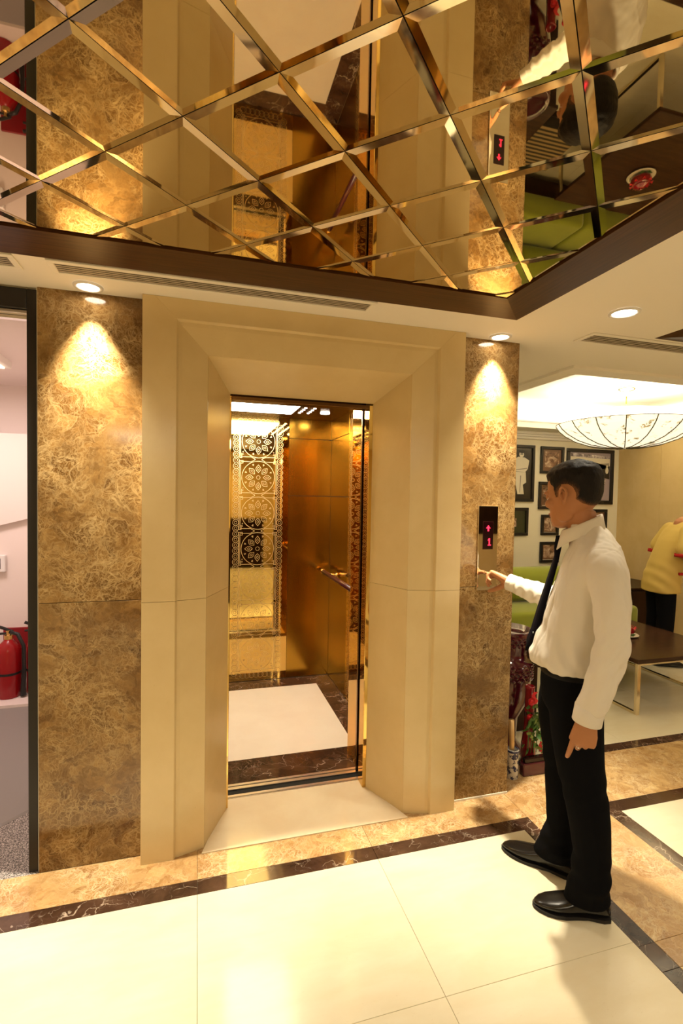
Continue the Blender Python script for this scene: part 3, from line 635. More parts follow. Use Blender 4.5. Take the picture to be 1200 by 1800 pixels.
unseen_lamp(-0.8, 1.10, 2.36, 0.5, 0.5, 'square ceiling lamp of the stair lobby behind the left doorway')

# ------------------------------------------------------------------ people
def lap(me, it, lam=0.5, wfun=None):
    n = len(me.vertices); co = np.empty(n * 3); me.vertices.foreach_get('co', co); co = co.reshape(-1, 3)
    e = np.empty(len(me.edges) * 2, dtype=np.int64); me.edges.foreach_get('vertices', e); e = e.reshape(-1, 2)
    deg = np.bincount(e.ravel(), minlength=n).clip(1)[:, None]
    w = 1.0 if wfun is None else wfun(co)[:, None]
    for _ in range(it):
        a = np.zeros_like(co)
        for k in range(3): a[:, k] = np.bincount(e[:, 0], co[e[:, 1], k], n) + np.bincount(e[:, 1], co[e[:, 0], k], n)
        co = co + lam * w * (a / deg - co)
    me.vertices.foreach_set('co', co.ravel()); me.update(); return me
def vox(b, size, it=3, wfun=None):
    me = bpy.data.meshes.new('vox'); bmesh.ops.recalc_face_normals(b.bm, faces=b.bm.faces); b.bm.to_mesh(me); b.bm.free()
    o = bpy.data.objects.new('vox', me); COL.objects.link(o)
    md = o.modifiers.new('r', 'REMESH'); md.mode = 'VOXEL'; md.voxel_size = size
    ev = o.evaluated_get(bpy.context.evaluated_depsgraph_get())
    out = bpy.data.meshes.new_from_object(ev); bpy.data.objects.remove(o); bpy.data.meshes.remove(me)
    lap(out, it, 0.5, wfun); out.polygons.foreach_set('use_smooth', [True] * len(out.polygons)); return out
def coords(me):
    n = len(me.vertices); co = np.empty(n * 3); me.vertices.foreach_get('co', co); return co.reshape(-1, 3)
def setco(me, co): me.vertices.foreach_set('co', np.ascontiguousarray(co).ravel()); me.update()
def normals(me):
    n = len(me.vertices); co = np.empty(n * 3); me.vertices.foreach_get('normal', co); return co.reshape(-1, 3)
def ering(c, ru, rv, n=32, p=2.0, u=(1, 0, 0), v=(0, 1, 0)):
    c, u, v = Vector(c), Vector(u), Vector(v); out = []
    for k in range(n):
        a = 2 * math.pi * k / n; ca, sa = math.cos(a), math.sin(a)
        out.append(c + u * ru * math.copysign(abs(ca) ** (2 / p), ca) + v * rv * math.copysign(abs(sa) ** (2 / p), sa))
    return out
def place(me, M):
    me.transform(M); return me
def hand(b, W, d, nrm, side, curls, spread=(0.10, 0.03, -0.04, -0.12), k=1.0, thumb=(0.55, 0.75, -0.35), tcurl=0.35):
    """palm + five fingers. W wrist, d towards knuckles, nrm out of the back of the hand, side towards the thumb"""
    W, d, nrm, side = Vector(W), Vector(d).normalized(), Vector(nrm).normalized(), Vector(side).normalized()
    pr = []
    for t, w, h in ((-0.02, 0.026, 0.020), (0.0, 0.027, 0.019), (0.03, 0.034, 0.018), (0.06, 0.040, 0.016), (0.088, 0.040, 0.0135), (0.098, 0.036, 0.010)):
        pr.append(ering(W + d * t * k, w * k, h * k, 20, 2.6, side, nrm))
    b.loft(pr)
    for i, (L, r, off) in enumerate(((0.072, 0.0096, 0.031), (0.080, 0.0098, 0.0105), (0.074, 0.0094, -0.0105), (0.058, 0.0084, -0.030))):
        p = W + d * (0.090 - abs(i - 1) * 0.004) * k + side * off * k + nrm * 0.001; dirv = (d + side * spread[i]).normalized(); pts = [p - dirv * 0.02, p]; ax = dirv.cross(nrm).normalized()
        for f, c in zip((0.45, 0.30, 0.25), curls[i]):
            dirv = Matrix.Rotation(-c, 3, ax) @ dirv; p = p + dirv * L * f * k; pts.append(p)
        b.chain(pts, [r * k * q for q in (1.12, 1.05, 1.0, 0.92, 0.80)], 12)
        tips.append(p); joints[i] = pts
    p = W + d * 0.022 * k + side * 0.020 * k - nrm * 0.006; td = (d * thumb[0] + side * thumb[1] + nrm * thumb[2]).normalized(); pts = [p]
    ax = td.cross(side).normalized() if td.cross(side).length > 1e-3 else nrm
    for f in (0.046, 0.034, 0.028):
        p = p + td * f * k; pts.append(p); td = (td + d * tcurl - side * tcurl * 0.5).normalized()
    b.chain(pts, [0.015 * k, 0.0125 * k, 0.0105 * k, 0.0085 * k], 12)
tips = []; joints = {}
def head(b, M, k=1.0):
    """head in its own frame (x ahead, y to its left, z up; origin between the ears), then moved by M"""
    t = B()
    rings = []
    for z, xf, xb, w, p in ((-0.118, 0.072, 0.030, 0.018, 2), (-0.110, 0.088, 0.000, 0.034, 2.2), (-0.090, 0.094, -0.020, 0.050, 2.4), (-0.062, 0.093, -0.052, 0.061, 2.4), (-0.030, 0.090, -0.085, 0.068, 2.4), (0.0, 0.088, -0.099, 0.073, 2.3),
                          (0.030, 0.092, -0.106, 0.0765, 2.2), (0.060, 0.088, -0.103, 0.0765, 2.15), (0.085, 0.074, -0.092, 0.070, 2.1), (0.105, 0.052, -0.072, 0.055, 2), (0.118, 0.022, -0.042, 0.032, 2), (0.122, 0.004, -0.02, 0.014, 2)):
        rings.append(ering(((xf + xb) / 2, 0, z), (xf - xb) / 2, w, 36, p))
    t.loft(rings)
    t.sphere((0.082, 0, 0.022), (0.018, 0.058, 0.012), 3)                                   # brow
    t.tube([(0.086, 0, 0.018), (0.098, 0, 0.0), (0.1075, 0, -0.021), (0.102, 0, -0.031)], [0.008, 0.010, 0.0125, 0.008], 12)   # nose
    for s in (-1, 1):
        t.sphere((0.098, s * 0.013, -0.026), (0.011, 0.009, 0.008), 2)
        t.sphere((0.062, s * 0.046, -0.022), (0.030, 0.024, 0.022), 2)                      # cheek bone
        t.sphere((0.016, s * 0.048, -0.070), (0.036, 0.014, 0.028), 3)                      # jaw angle
        t.sphere((0.085, s * 0.030, 0.004), (0.0105, 0.014, 0.009), 2)                      # lid
        # ear: rim, bowl and lobe
        er = [(-0.006, s * 0.074, -0.024), (0.002, s * 0.078, -0.010), (0.004, s * 0.083, 0.006), (-0.004, s * 0.089, 0.022), (-0.018, s * 0.095, 0.028), (-0.031, s * 0.097, 0.016), (-0.031, s * 0.095, 0.0), (-0.021, s * 0.090, -0.018), (-0.008, s * 0.082, -0.029)]
        t.chain(er, [0.0055, 0.005, 0.0048, 0.0052, 0.0056, 0.0056, 0.0056, 0.0062, 0.0072], 10)
        t.sphere((-0.014, s * 0.073, 0.0), (0.015, 0.005, 0.021), 2); t.sphere((0.002, s * 0.079, -0.004), (0.005, 0.005, 0.008), 2); t.chain([(-0.010, s * 0.080, 0.014), (-0.020, s * 0.083, 0.006), (-0.020, s * 0.082, -0.008)], [0.0035, 0.0035, 0.0035], 8)
    t.sphere((0.093, 0, -0.058), (0.011, 0.024, 0.0065), 2); t.sphere((0.091, 0, -0.069), (0.011, 0.020, 0.007), 2); t.sphere((0.086, 0, -0.098), (0.015, 0.022, 0.014), 2)
    t.xform(M @ Matrix.Scale(k, 4)); me = bpy.data.meshes.new('h'); t.bm.to_mesh(me); t.bm.free(); b.bm.from_mesh(me); bpy.data.meshes.remove(me)
def subset(me, keepv, push, name):
    """faces whose corners are all kept, pushed out along the normals: hair grown on a head"""
    co = coords(me); nr = normals(me); V = []; idx = {}; ids = []
    F = []
    for p in me.polygons:
        if all(keepv[i] for i in p.vertices):
            f = []
            for i in p.vertices:
                if i not in idx: idx[i] = len(V); V.append(tuple(co[i] + nr[i] * push[i])); ids.append(i)
                f.append(idx[i])
            F.append(f)
    m2 = bpy.data.meshes.new(name); m2.from_pydata(V, [], F); m2.polygons.foreach_set('use_smooth', [True] * len(F)); return m2, np.array(ids, dtype=np.int64)
def hair_on(me, Mi, k, line, thick):
    """line(x, y, z) > 0 where hair grows (head frame, metres), thick -> length"""
    co = coords(me); h = np.c_[co, np.ones(len(co))] @ np.array(Mi.transposed()); h = h[:, :3] / k
    val = line(h[:, 0], h[:, 1], h[:, 2]); near = (np.abs(h) < 0.16).all(1) & (val > 0)
    nz = np.array([noise.noise(Vector(p) * 55) + 0.6 * noise.noise(Vector((p[0] * 160, p[1] * 160, p[2] * 60))) if n_ else 0 for p, n_ in zip(h, near)])
    push = np.clip(val / 0.020, 0.05, 1) * thick(h[:, 0], h[:, 1], h[:, 2]) * (1 + 0.20 * nz) + 0.0007
    m2, ids = subset(me, near, push, 'hair'); at = m2.color_attributes.new('fade', 'FLOAT_COLOR', 'POINT'); fv = np.clip((val[ids] - 0.004) / 0.045, 0, 1) * 0.75 + 0.25 * np.clip((h[ids, 2] - 0.0) / 0.06, 0, 1)
    at.data.foreach_set('color', np.repeat(np.clip(fv, 0, 1)[:, None], 4, 1).astype(np.float32).ravel()); return m2
def frame_M(org, fwd, up=(0, 0, 1)):
    f = Vector(fwd).normalized(); l = Vector(up).cross(f).normalized(); u = f.cross(l)
    return Matrix(((f.x, l.x, u.x, org[0]), (f.y, l.y, u.y, org[1]), (f.z, l.z, u.z, org[2]), (0, 0, 0, 1)))
def folds(me, fn):
    co = coords(me); nr = normals(me); setco(me, co + nr * fn(co)[:, None])
def nz3(co, s, off=0.0):
    return np.array([noise.noise(Vector((p[0] * s[0] + off, p[1] * s[1], p[2] * s[2]))) for p in co])
def face_parts(M, k, par):
    for s in (-1, 1):
        e = B().sphere((0.080, s * 0.030, 0.002), 0.0125, 2).xform(M @ Matrix.Scale(k, 4)).obj('eye', M_EYEW, par, True)
        i = B().sphere((0.0895, s * 0.030, 0.002), (0.0042, 0.0055, 0.0055), 2).xform(M @ Matrix.Scale(k, 4)).obj('iris', M_IRIS, None, True); i.parent = e
        B().tube([(0.097, s * 0.012, 0.018), (0.0975, s * 0.028, 0.024), (0.088, s * 0.048, 0.019)], [0.0035, 0.004, 0.002], 8).xform(M @ Matrix.Scale(k, 4)).obj('eyebrow', M_HAIR, par, True)
    B().sphere((0.1005, 0, -0.0585), (0.006, 0.020, 0.0042), 2).sphere((0.099, 0, -0.067), (0.006, 0.017, 0.0048), 2).xform(M @ Matrix.Scale(k, 4)).obj('lips', M_LIP, par, True)

# ---- the man in the white shirt: body frame f (ahead), l (his left), z
MF = Vector((-0.75071, 0.66063, 0)); ML = Vector((-0.66063, -0.75071, 0)); MO = Vector((2.07, -0.62, 0))
MB = Matrix(((MF.x, ML.x, 0, MO.x), (MF.y, ML.y, 0, MO.y), (0, 0, 1, 0), (0, 0, 0, 1)))
HK = 1.06
HEAD = Matrix.Translation((-0.012, -0.005, 1.618)) @ Matrix.Rotation(R_(-31), 4, 'Z') @ Matrix.Rotation(R_(9), 4, 'Y')
RS, RE, RW = (-0.100, -0.168, 1.345), (0.038, -0.268, 1.135), (0.262, -0.380, 1.170)
BTN = MB.inverted() @ Vector((2.085, -0.0172, 1.2085))
LS, LE, LW = (-0.130, 0.172, 1.350), (-0.145, 0.262, 1.10), (-0.083, 0.272, 0.835)
b = B()
head(b, HEAD, HK)
b.loft([ering((-0.075, 0, 1.40), 0.075, 0.085, 24), ering((-0.062, 0, 1.46), 0.060, 0.062, 24), ering((-0.048, -0.002, 1.50), 0.058, 0.058, 24), ering((-0.035, -0.004, 1.56), 0.058, 0.056, 24)])
b.loft([ering((c, 0, z), rf, rl, 28, 2.3) for z, c, rf, rl in ((0.80, -0.02, 0.095, 0.15), (0.90, -0.015, 0.10, 0.155), (1.02, -0.005, 0.10, 0.15), (1.15, -0.035, 0.09, 0.15), (1.30, -0.085, 0.085, 0.150), (1.37, -0.09, 0.070, 0.130), (1.43, -0.08, 0.055, 0.080))])
b.chain([LS, LE, LW], [0.042, 0.038, 0.029])
hd = (BTN - Vector(RW)).normalized()
# right hand: index stretched on to the button, the others folded, thumb below
up = Vector((0.1, 0.25, 1.0)); sd = -(up - hd * up.dot(hd)).normalized().cross(hd); nr_ = Vector((0, 0, 1)) - hd * hd.z
nr_ = (nr_.normalized() * 0.8 + sd * 0.55).normalized(); nr_ = (nr_ - hd * nr_.dot(hd)).normalized(); sd = hd.cross(nr_); sd = sd if sd.dot(ML) > 0 else -sd
nW = Vector(RW); hargs = dict(k=1.10, thumb=(0.75, 0.30, -0.75), tcurl=0.1)
rcurl = ((0.05, 0.06, 0.05), (0.75, 1.1, 0.7), (0.95, 1.2, 0.8), (1.0, 1.2, 0.8))
for _ in range(3):                                            # slide the wrist until the fingertip meets the button
    t_ = B(); hand(t_, nW, hd, nr_, sd, rcurl, **hargs); t_.bm.free(); nW = nW + (BTN - tips[-1 - 3]); tips.clear()
RW = tuple(nW); b.chain([RS, RE, RW], [0.042, 0.038, 0.029])
hand(b, nW, hd, nr_, sd, rcurl, **hargs)
ld = Vector((0.14, 0.06, -1.0))
hand(b, LW, ld, (-0.05, 1.0, 0.05), (1, 0.05, 0.1), ((0.10, 0.22, 0.18), (0.7, 1.1, 0.8), (0.85, 1.2, 0.9), (0.95, 1.25, 0.9)), k=1.04, thumb=(0.8, 0.10, -0.6), tcurl=0.0)
MID = [Vector(p) for p in joints[1]]
LHIP, LKN, LAN = (-0.035, 0.09, 0.88), (-0.072, 0.105, 0.50), (-0.128, 0.098, 0.075); RHIP, RKN, RAN = (-0.01, -0.09, 0.88), (0.005, -0.098, 0.50), (-0.012, -0.09, 0.075)
b.chain([LHIP, LKN, LAN], [0.078, 0.052, 0.036]); b.chain([RHIP, RKN, RAN], [0.078, 0.052, 0.036])
LT, RT = Vector((0.066, 0.148, 0.03)), Vector((0.218, -0.132, 0.03))
b.chain([LAN, tuple(Vector(LAN).lerp(LT, 0.5) + Vector((0, 0, -0.022)))], [0.034, 0.018]); b.chain([RAN, tuple(Vector(RAN).lerp(RT, 0.5) + Vector((0, 0, -0.022)))], [0.034, 0.018])
bm_ = vox(b, 0.0036, 2)
HI = HEAD.inverted()
def hairline(x, y, z):
    ay = np.abs(y)
    front = z - (0.068 + 0.0 * x) + np.clip(0.066 - x, -0.1, 0.02) * 1.2                 # forehead edge
    side = np.where(x > 0.020, z - 0.066 + np.clip(0.074 - x, 0, 1) * 0.75, 0.04)        # temple
    sb = np.where((x > -0.004) & (x <= 0.032), z + 0.006, side)                            # sideburn
    back = z + 0.006 + np.clip(-x - 0.030, 0, 0.06) * 1.15
    ear = np.hypot(x + 0.013, (z - 0.001) * 0.9) - 0.034
    lo = np.where(x <= -0.004, np.minimum(back, np.where(ay > 0.062, ear, 1)), np.minimum(sb, np.where(ay > 0.062, ear + 0.004, 1)))
    return np.where((x > 0.030) & (ay < 0.066), np.minimum(z - 0.062, z - 0.012 - (x - 0.04) * 0.9), lo)
def hairthick(x, y, z): return 0.0022 + 0.0115 * np.clip((z - 0.035) / 0.05, 0, 1) + 0.003 * np.clip(-x / 0.09, 0, 1) + 0.005 * np.clip((x - 0.02) / 0.05, 0, 1) * (z > 0.05)
hme = hair_on(bm_, HI, HK, hairline, hairthick); lap(hme, 2, 0.4)
man = put('person', place(bm_, MB), M_SKIN, None, 'man in white shirt and dark tie pressing the lift call button', 'person')
HM_ = put('hair', place(hme, MB), M_HAIR, man)
face_parts(MB @ HEAD, HK, man)

# shirt
RDIR = (Vector(RW) - Vector(RE)).normalized()
b = B()
T = ((0.938, -0.022, 0.118, 0.174), (0.958, -0.002, 0.128, 0.180), (0.985, 0.002, 0.130, 0.180), (1.02, -0.006, 0.122, 0.177), (1.076, -0.022, 0.117, 0.174), (1.137, -0.038, 0.118, 0.176), (1.22, -0.062, 0.117, 0.182), (1.30, -0.085, 0.113, 0.190), (1.36, -0.096, 0.108, 0.192), (1.40, -0.096, 0.094, 0.178), (1.432, -0.092, 0.082, 0.145), (1.458, -0.084, 0.074, 0.108), (1.482, -0.074, 0.066, 0.080), (1.505, -0.060, 0.060, 0.066))
b.loft([ering((c, 0, z), rf, rl, 40, 2.35) for z, c, rf, rl in T])
def sleeve(pts, rad): b.chain(pts, rad, 20)
sleeve([(-0.115, 0.135, 1.385), (-0.132, 0.196, 1.345), (-0.147, 0.240, 1.23), (-0.147, 0.262, 1.09), (-0.118, 0.268, 0.96), (-0.088, 0.272, 0.868)], [0.060, 0.066, 0.062, 0.057, 0.053, 0.047])
sleeve([(-0.105, -0.135, 1.385), (-0.07, -0.198, 1.325), (-0.02, -0.235, 1.24), (0.035, -0.265, 1.145), tuple(Vector(RE).lerp(Vector(RW), 0.5)), tuple(Vector(RW) - RDIR * 0.033)], [0.060, 0.066, 0.062, 0.056, 0.050, 0.040])
sh = vox(b, 0.0058, 7)
def shirt_fold(co):
    f, l, z = co[:, 0], co[:, 1], co[:, 2]
    arm = np.clip((np.abs(l) - 0.195) / 0.03, 0, 1)
    d = 0.010 * nz3(co, (10, 10, 2.2)) + 0.0100 * np.abs(nz3(co, (17, 17, 4.0), 4)) + 0.0032 * nz3(co, (48, 48, 13), 9)
    w1 = np.sin((f * 1.6 - z * 0.9 + 0.02 * np.sin(z * 30)) * 62) * 0.0036 * np.exp(-((z - 1.02) / 0.09) ** 2) * (1 - arm)
    diag = np.sin((z + f * 1.4) * 95 + l * 20) * 0.0034 * arm * np.exp(-((z - 1.06) / 0.13) ** 2)
    pl = -0.004 * np.exp(-((np.abs(l - 0.098) - 0.0) / 0.006) ** 2) * (f > -0.03) * (1 - arm) * ((z > 0.97) & (z < 1.36))
    yoke = 0.0022 * np.exp(-((z - 1.405 + 0.25 * (f + 0.1)) / 0.005) ** 2) * (f < -0.09)
    r2 = np.sin((f * 0.9 - l * 0.7 + z * 0.3) * 120) * 0.0024 * ((l < -0.22) & (f > 0.04))
    seam = -0.0028 * np.exp(-((np.abs(l) - 0.178 - 0.10 * np.clip(1.36 - z, 0, 0.1)) / 0.005) ** 2) * (z > 1.22)
    crease = 0.004 * np.exp(-(((l - 0.30) ** 2) + (f + 0.13) ** 2) / 0.0007) * (z > 0.86)
    return d + seam + crease + w1 + diag + pl + yoke + r2
folds(sh, shirt_fold)
shirt = put('shirt', place(sh, MB), M_SHIRT, man, label='white long-sleeved cotton shirt')
def cuff(W, d, r, side):
    W, d = Vector(W), Vector(d).normalized(); u = d.orthogonal().normalized(); w = d.cross(u); rings = []
    for t, q in ((-0.030, 0.97), (-0.028, 1.04), (0.0, 1.03), (0.028, 1.03), (0.030, 1.0), (0.029, 0.93), (0.0, 0.9)): rings.append(ering(W + d * t, r * q, r * q * 1.0, 24, 2, u, w))
    B().loft(rings, False).xform(MB).obj('cuff', M_SHIRT, None, True).parent = shirt
cuff((-0.084, 0.2725, 0.848), (0.16, 0.02, -1), 0.0475, 1); cuff(Vector(RW) - RDIR * 0.022, RDIR, 0.040, -1)
# collar: a band that folds over into two points
cr = []
nC = 40
for i in range(nC + 1):
    a = R_(14) + (2 * math.pi - R_(28)) * i / nC
    ff = abs(math.cos(a / 2)) ** 1.0                       # 1 at the front, 0 at the nape
    front = max(0.0, math.cos(a))
    ctr = Vector((-0.046, 0, 0)); dirv = Vector((math.cos(a), math.sin(a), 0))
    zt = 1.546 - 0.072 * (0.5 + 0.5 * math.cos(a)); drop = 0.052 + 0.026 * max(0, math.cos(a)) ** 3
    r0 = 0.066 + 0.002 * math.cos(a); r1 = r0 + 0.006; r2 = r0 + 0.020 + 0.006 * front
    P = lambda r, z: ctr + dirv * r + Vector((0, 0, z))
    cr.append([P(r0 - 0.002, zt - 0.030), P(r0, zt), P(r1, zt + 0.003), P(r1 + 0.004, zt - 0.004), P(r2, zt - drop), P(r2 - 0.003, zt - drop - 0.001), P(r1, zt - 0.012)])
B().loft(cr, True).xform(MB).obj('collar', M_SHIRT, None, True).parent = shirt
# placket and buttons down the front
pk = [Vector((c + rf * 1.0 + 0.0015, 0.0, z)) for z, c, rf, rl in T if 0.98 < z < 1.47]
b = B(); b.loft([[p + Vector((0.001, -0.017, 0)), p + Vector((0.0035, -0.015, 0)), p + Vector((0.0035, 0.015, 0)), p + Vector((0.001, 0.017, 0)), p + Vector((-0.01, 0.017, 0)), p + Vector((-0.01, -0.017, 0))] for p in pk])
b.xform(MB).obj('placket', M_SHIRT, None, True).parent = shirt
for z in (1.045, 1.13):
    q = min(T, key=lambda t: abs(t[0] - z)); p = Vector((q[1] + q[2] + 0.006, 0.006, z)); B().tube([p, p + Vector((0.002, 0, 0))], 0.0055, 12).xform(MB).obj('button', M_CERAM, None).parent = shirt
# tie: knot and blade hanging free of the belly
tp = [(0.018, 1.455, 0.016), (0.022, 1.43, 0.020), (0.024, 1.405, 0.015), (0.034, 1.36, 0.022), (0.048, 1.30, 0.027), (0.068, 1.22, 0.031), (0.088, 1.14, 0.035), (0.106, 1.06, 0.038), (0.122, 1.01, 0.040), (0.130, 0.985, 0.022), (0.136, 0.965, 0.002)]
b = B(); q_ = lambda f, w, z, o: Vector((f + 0.010 - 0.38 * w + o, w * 0.92, z))
b.loft([[q_(f, -w, z, -0.002), q_(f, -w, z, 0.004), q_(f, 0, z, 0.008 + (0.012 if z > 1.40 else 0)), q_(f, w, z, 0.004), q_(f, w, z, -0.002)] for f, z, w in tp])
b.xform(MB).obj('tie', M_TIE, man, True, label='dark navy tie')
# trousers and belt
b = B()
b.loft([ering((c, 0, z), rf, rl, 36, 2.3) for z, c, rf, rl in ((0.950, -0.022, 0.105, 0.160), (0.93, -0.024, 0.112, 0.167), (0.88, -0.026, 0.118, 0.172), (0.82, -0.026, 0.116, 0.172), (0.78, -0.025, 0.10, 0.165))])
b.chain([(-0.042, 0.088, 0.85), (-0.050, 0.098, 0.72), (-0.064, 0.104, 0.60), (-0.083, 0.106, 0.50), (-0.103, 0.105, 0.38), (-0.119, 0.102, 0.25), (-0.116, 0.102, 0.13)], [0.100, 0.095, 0.088, 0.081, 0.077, 0.068, 0.072], 20)
b.chain([(-0.008, -0.088, 0.85), (0.008, -0.095, 0.72), (0.005, -0.098, 0.58), (-0.004, -0.097, 0.46), (-0.010, -0.095, 0.33), (-0.012, -0.093, 0.22), (0.004, -0.094, 0.115)], [0.100, 0.096, 0.083, 0.075, 0.070, 0.066, 0.076], 20)
for c, r0, r1, l in (((-0.116, 0.102), 0.072, 0.078, 1), ((0.006, -0.096), 0.075, 0.082, 1)):
    dz = Vector((0.97, 0.2 if c[1] > 0 else -0.15, 0)).normalized(); sdv = Vector((-dz.y, dz.x, 0))
    b.loft([ering((c[0], c[1], 0.15), r0, 0.062, 24, 2, dz, sdv), ering((c[0] + 0.006, c[1], 0.10), r1, 0.062, 24, 2, dz, sdv), ering((c[0] + 0.012, c[1], 0.055), r1 + 0.008, 0.060, 24, 2, dz, sdv)])
tr = vox(b, 0.0075, 4)
def tr_fold(co):
    f, l, z = co[:, 0], co[:, 1], co[:, 2]
    return 0.005 * nz3(co, (8, 8, 4)) + 0.0035 * np.sin(z * 75 + f * 22) * np.exp(-((z - 0.15) / 0.08) ** 2) + 0.003 * np.sin(z * 60 + f * 40) * np.exp(-((z - 0.50) / 0.06) ** 2)
folds(tr, tr_fold)
trs = put('trousers', place(tr, MB), M_TROUS, man, label='loose black trousers')
b = B(); b.loft([ering((-0.022, 0, z), 0.107 + o, 0.163 + o, 40, 2.3) for z, o in ((0.916, 0.004), (0.917, 0.008), (0.950, 0.006), (0.951, 0.002))], False)
belt = b.xform(MB).obj('belt', M_BELT, man, True)
B().box(0.090, 0.099, -0.022, 0.022, 0.914, 0.954, 0.003).xform(MB).obj('buckle', M_CHROME, None).parent = belt
# shoes
def shoe(heel, toe, nm='shoe'):
    heel, toe = Vector((heel[0], heel[1], 0)), Vector((toe[0], toe[1], 0)); d = (toe - heel).normalized(); s = Vector((-d.y, d.x, 0)); L = (toe - heel).length
    up, so = [], []
    for t, w, h in ((0.0, 0.018, 0.058), (0.03, 0.030, 0.078), (0.10, 0.035, 0.088), (0.22, 0.036, 0.092), (0.34, 0.037, 0.090), (0.46, 0.041, 0.076), (0.58, 0.046, 0.060), (0.70, 0.047, 0.050), (0.82, 0.041, 0.043), (0.92, 0.029, 0.036), (0.98, 0.015, 0.027), (1.0, 0.006, 0.020)):
        c = heel + d * L * t
        ring = []
        for k in range(20):
            a = 2 * math.pi * k / 20; y = math.cos(a); z = math.sin(a)
            ring.append(c + s * w * math.copysign(abs(y) ** 0.8, y) + Vector((0, 0, 0.013 + (h - 0.013) * (0.5 + 0.5 * math.copysign(abs(z) ** 0.75, z)))))
        up.append(ring)
    sh_ = B().loft(up).xform(MB).obj(nm, M_SHOE, man, True, label=None)
    for t, w in ((-0.015, 0.014), (0.01, 0.030), (0.10, 0.037), (0.30, 0.036), (0.45, 0.040), (0.60, 0.049), (0.72, 0.050), (0.84, 0.044), (0.94, 0.030), (1.0, 0.014), (1.012, 0.004)):
        c = heel + d * L * t; z0 = 0.0005 if (t < 0.28 or t > 0.40) else 0.004
        so.append([c + s * w + Vector((0, 0, z0)), c + s * w + Vector((0, 0, 0.014)), c - s * w + Vector((0, 0, 0.014)), c - s * w + Vector((0, 0, z0))])
    o = B().loft(so).xform(MB).obj('sole', M_SOLE, None); o.parent = sh_
shoe((-0.185, 0.080), (0.082, 0.150)); shoe((-0.060, -0.082), (0.236, -0.136))
# ring on the left hand
o = B(); rd_ = (MID[2] - MID[1]).normalized(); rp = MID[1].lerp(MID[2], 0.55); ru = rd_.orthogonal().normalized(); o.loft([ering(rp + rd_ * z, r, r, 20, 2, ru, rd_.cross(ru)) for z, r in ((-0.0018, 0.0092), (-0.0018, 0.0112), (0.0018, 0.0112), (0.0018, 0.0092))], False)
o.xform(MB).obj('ring', M_CHROME, man, True)

# ---- waiter beyond the coffee table, facing away to the right
WF = Vector((0.92, -0.32, 0)).normalized(); WL = Vector((-WF.y, WF.x, 0)); WO_ = Vector((5.03, 1.50, 0))
WM = Matrix(((WF.x, WL.x, 0, WO_.x), (WF.y, WL.y, 0, WO_.y), (0, 0, 1, 0), (0, 0, 0, 1)))
WH = Matrix.Translation((0.37, 0, 1.56)) @ Matrix.Rotation(R_(36), 4, 'Y')
b = B(); head(b, WH, 0.98)
b.chain([(0.15, 0, 1.37), (0.24, 0, 1.43), (0.33, 0, 1.51)], [0.075, 0.060, 0.056])
b.loft([ering((c, 0, z), rf, rl, 24, 2.3) for z, c, rf, rl in ((0.78, -0.03, 0.09, 0.14), (0.92, -0.02, 0.095, 0.145), (1.05, 0.02, 0.085, 0.13), (1.22, 0.09, 0.09, 0.15), (1.34, 0.145, 0.075, 0.15), (1.40, 0.18, 0.05, 0.10))])
for s in (-1, 1):
    S, E_, W_ = (0.11, s * 0.165, 1.325), (0.03, s * 0.225, 1.10), (0.27, s * 0.19, 0.98)
    b.chain([S, E_, W_], [0.046, 0.040, 0.029]); dv = Vector(W_) - Vector(E_)
    hand(b, W_, dv, (0, s * 0.9, 0.45), (0.1, -s * 0.4, 1), ((0.4, 0.6, 0.4),) * 4, k=0.92)
    b.chain([(-0.03, s * 0.085, 0.86), (-0.01, s * 0.09, 0.46), (-0.04, s * 0.09, 0.075), (0.05, s * 0.10, 0.04)], [0.075, 0.052, 0.036, 0.020])
wb = vox(b, 0.0062, 2); WI_ = WH.inverted()
wh = hair_on(wb, WI_, 0.98, hairline, hairthick)
waiter = put('person', place(wb, WM), M_SKIN, None, 'staff member in yellow shirt with red trim beyond the coffee table', 'person')
put('hair', place(wh, WM), M_HAIR, waiter); face_parts(WM @ WH, 0.98, waiter)
b = B()
b.loft([ering((c, 0, z), rf, rl, 32, 2.3) for z, c, rf, rl in ((0.715, -0.03, 0.155, 0.190), (0.85, -0.025, 0.145, 0.182), (0.98, 0.005, 0.133, 0.172), (1.10, 0.045, 0.125, 0.170), (1.22, 0.09, 0.120, 0.182), (1.32, 0.132, 0.10, 0.182), (1.37, 0.155, 0.082, 0.14), (1.41, 0.185, 0.066, 0.085))])
for s in (-1, 1): b.chain([(0.12, s * 0.15, 1.325), (0.085, s * 0.198, 1.22), (0.055, s * 0.218, 1.15)], [0.066, 0.068, 0.072])
ws = vox(b, 0.009, 4); folds(ws, lambda co: 0.006 * nz3(co, (9, 9, 5)) + 0.004 * np.sin(co[:, 2] * 50 + co[:, 0] * 40) * np.exp(-((co[:, 2] - 0.85) / 0.15) ** 2))
wsh = put('shirt', place(ws, WM), M_UNIF, waiter, label='loose yellow uniform shirt')
for s in (-1, 1):
    B().loft([ering((0.040 + q, s * 0.222, z), 0.071 + r, 0.071 + r, 24) for z, r, q in ((1.080, -0.004, 0), (1.080, 0.005, 0), (1.110, 0.005, 0.004), (1.110, -0.004, 0.004))], False).xform(WM).obj('sleeve_band', M_UNIFR, None, True).parent = wsh
    B().box(0.03, 0.13, s * 0.176 - 0.010, s * 0.176 + 0.010, 0.90, 0.925, 0.002).xform(WM).obj('pocket_trim', M_UNIFR, None).parent = wsh
